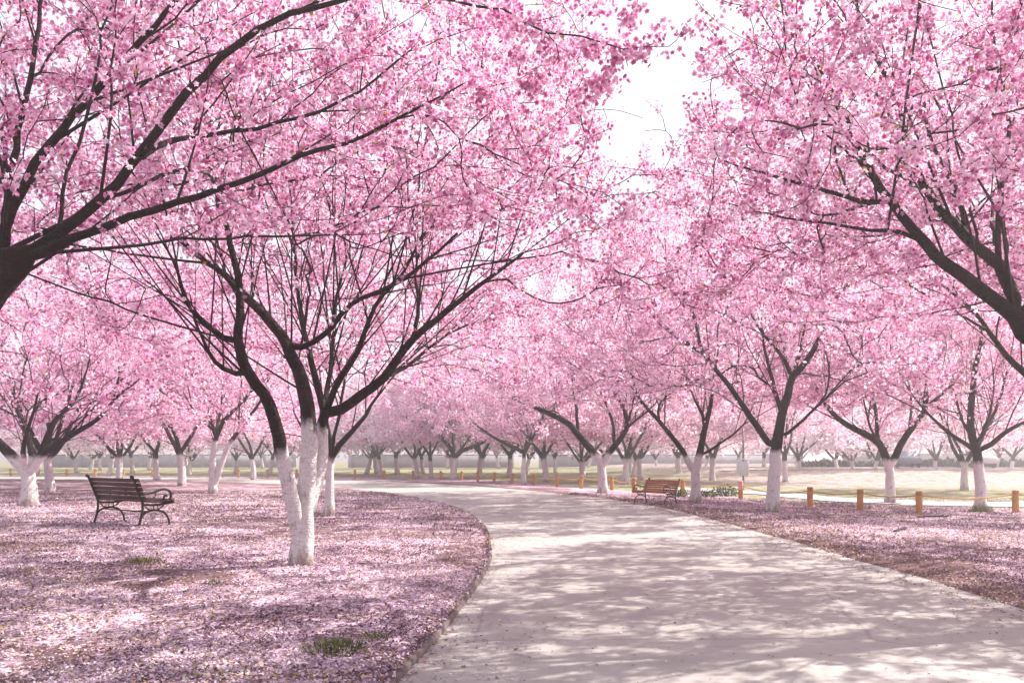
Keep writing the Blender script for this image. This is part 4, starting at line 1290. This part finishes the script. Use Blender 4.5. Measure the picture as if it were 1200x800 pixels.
# ------------------------------------------------------------------ fallen petals
def litter():
    R = np.random.default_rng(9)
    X = []; 
    def batch(n, xr, yr, power):
        y = yr[0] + (yr[1] - yr[0]) * R.random(n) ** power
        x = R.uniform(-1, 1, n) * (y * .66 + .6) 
        return x, y
    x, y = batch(680000, None, (3.2, 30), 1.35)
    z, ins, left, dl, dr = terrain(x, y)
    dens = .06 + 1.15 * (vnoise(x, y, 1.1, 20) * .35 + vnoise(x, y, .45, 21) * .4 + vnoise(x, y, .16, 22) * .25) ** 1.5
    edge = np.minimum(dl, dr)
    dens = dens * (.40 + .60 * sstep(.28, .48, vnoise(x, y, 1.7, 61)))
    dens = dens * np.where(left, 1, 1 - .55 * np.exp(-(dr / .9) ** 2))
    dens = np.where(left & (dl < .10), .8, dens)
    keep = np.where(ins, (R.random(len(x)) < .09 * np.exp(-edge / .35) + .02 * np.exp(-edge / 1.2) + .005 + .30 * np.exp(-(dr / .12) ** 2) + .25 * np.exp(-(dl / .06) ** 2)), R.random(len(x)) < dens)
    x, y, z, ins = x[keep], y[keep], z[keep], ins[keep]
    drk = np.where(left, 9, dr)[keep]; dlk = dl[keep]; lf = left[keep]
    z = np.where(lf & ~ins & (dlk < .11), np.maximum(z, .05), z)
    n = len(x)
    z = np.where(ins, .003, z) + R.random(n) * .012 * np.where(ins, .3, 1)
    tn = np.clip(vnoise(x, y, 1.6, 31) * .65 + vnoise(x, y, .4, 32) * .4 - .11 + R.normal(0, .25, n), 0, .84)
    brown = R.random(n) < .10 + .42 * np.exp(-(np.minimum(drk, 9) / .8) ** 2) + .16 * (vnoise(x, y, 1.4, 51) > .66)
    tn = np.where(brown, .86 + .14 * R.random(n), tn)
    sz = R.uniform(.006, .0135, n) * (1 + np.clip((y - 8) / 16, 0, .9)) * np.where(brown, 1.35, 1)
    a = R.uniform(0, 6.28, n)
    asp = R.uniform(.55, 1.0, n)
    ca, sa = np.cos(a), np.sin(a)
    tx, ty = R.normal(0, .38, n), R.normal(0, .38, n)
    loc = np.array([(-1, -.35), (.1, -1), (1, .3), (-.2, 1)])
    v = np.empty((n, 4, 3))
    for k, (u, w) in enumerate(loc):
        uu = u * sz; ww = w * sz * asp
        v[:, k, 0] = x + ca * uu - sa * ww; v[:, k, 1] = y + sa * uu + ca * ww
        v[:, k, 2] = z + (tx * uu + ty * ww) * np.where(ins, .3, 1) + .5 * sz * (k % 2) * np.where(ins, .3, 1) + .003
    me = mesh_from("fallen_petals", v.reshape(-1, 3), np.arange(n * 4), np.full(n, 4), FALLEN, False, {"tint": np.repeat(tn, 4)})
    tag(link("fallen_petals", me), "fallen pink petals and dry leaves strewn over the beds and path edges", "petals", None, "stuff")
    print("litter", n)
litter()
# a few twigs lying on the path and verge
for (px, py, ln, a, lab) in ((800, 655, .28, 2.3, "dry twig lying on the sunlit path"), (1095, 606, .9, .2, "dark fallen branch on the verge beside the nearest wooden post"), (1055, 622, .8, .9, "fallen stick among petals in front of the wooden posts")):
    p = ground_at(px, py); q = np.array([math.cos(a), math.sin(a), 0]) * ln / 2
    mb = MB(); r = .008 if ln < .5 else .022
    mb.tube(catmull([p - q + [0, 0, r], p + [0, .02, r * 1.5], p + q + [0, 0, r]], .08), r, 6)
    if ln > .5: mb.tube([p + [0, 0, r], p + q * .5 + [.1, .15, .06]], r * .6, 5)
    tag(mb.build("fallen_twig", TWIG, None, True), lab, "twig")

# ------------------------------------------------------------------ haze
def haze():
    n = NT("haze_air")
    vol = n.new("ShaderNodeVolumePrincipled")
    vol.inputs["Color"].default_value = (.97, .88, .94, 1)
    vol.inputs["Density"].default_value = .0042
    vol.inputs["Anisotropy"].default_value = .45
    n.lk(vol.outputs[0], n.out.inputs["Volume"])
    mb = MB(); mb.box((0, 135, 5.6), (640, 430, 14.0)); o = mb.build("haze", n.m)
    tag(o, "thin pale haze filling the grove", "haze", None, "stuff")
haze()
print("objects", len(bpy.data.objects))
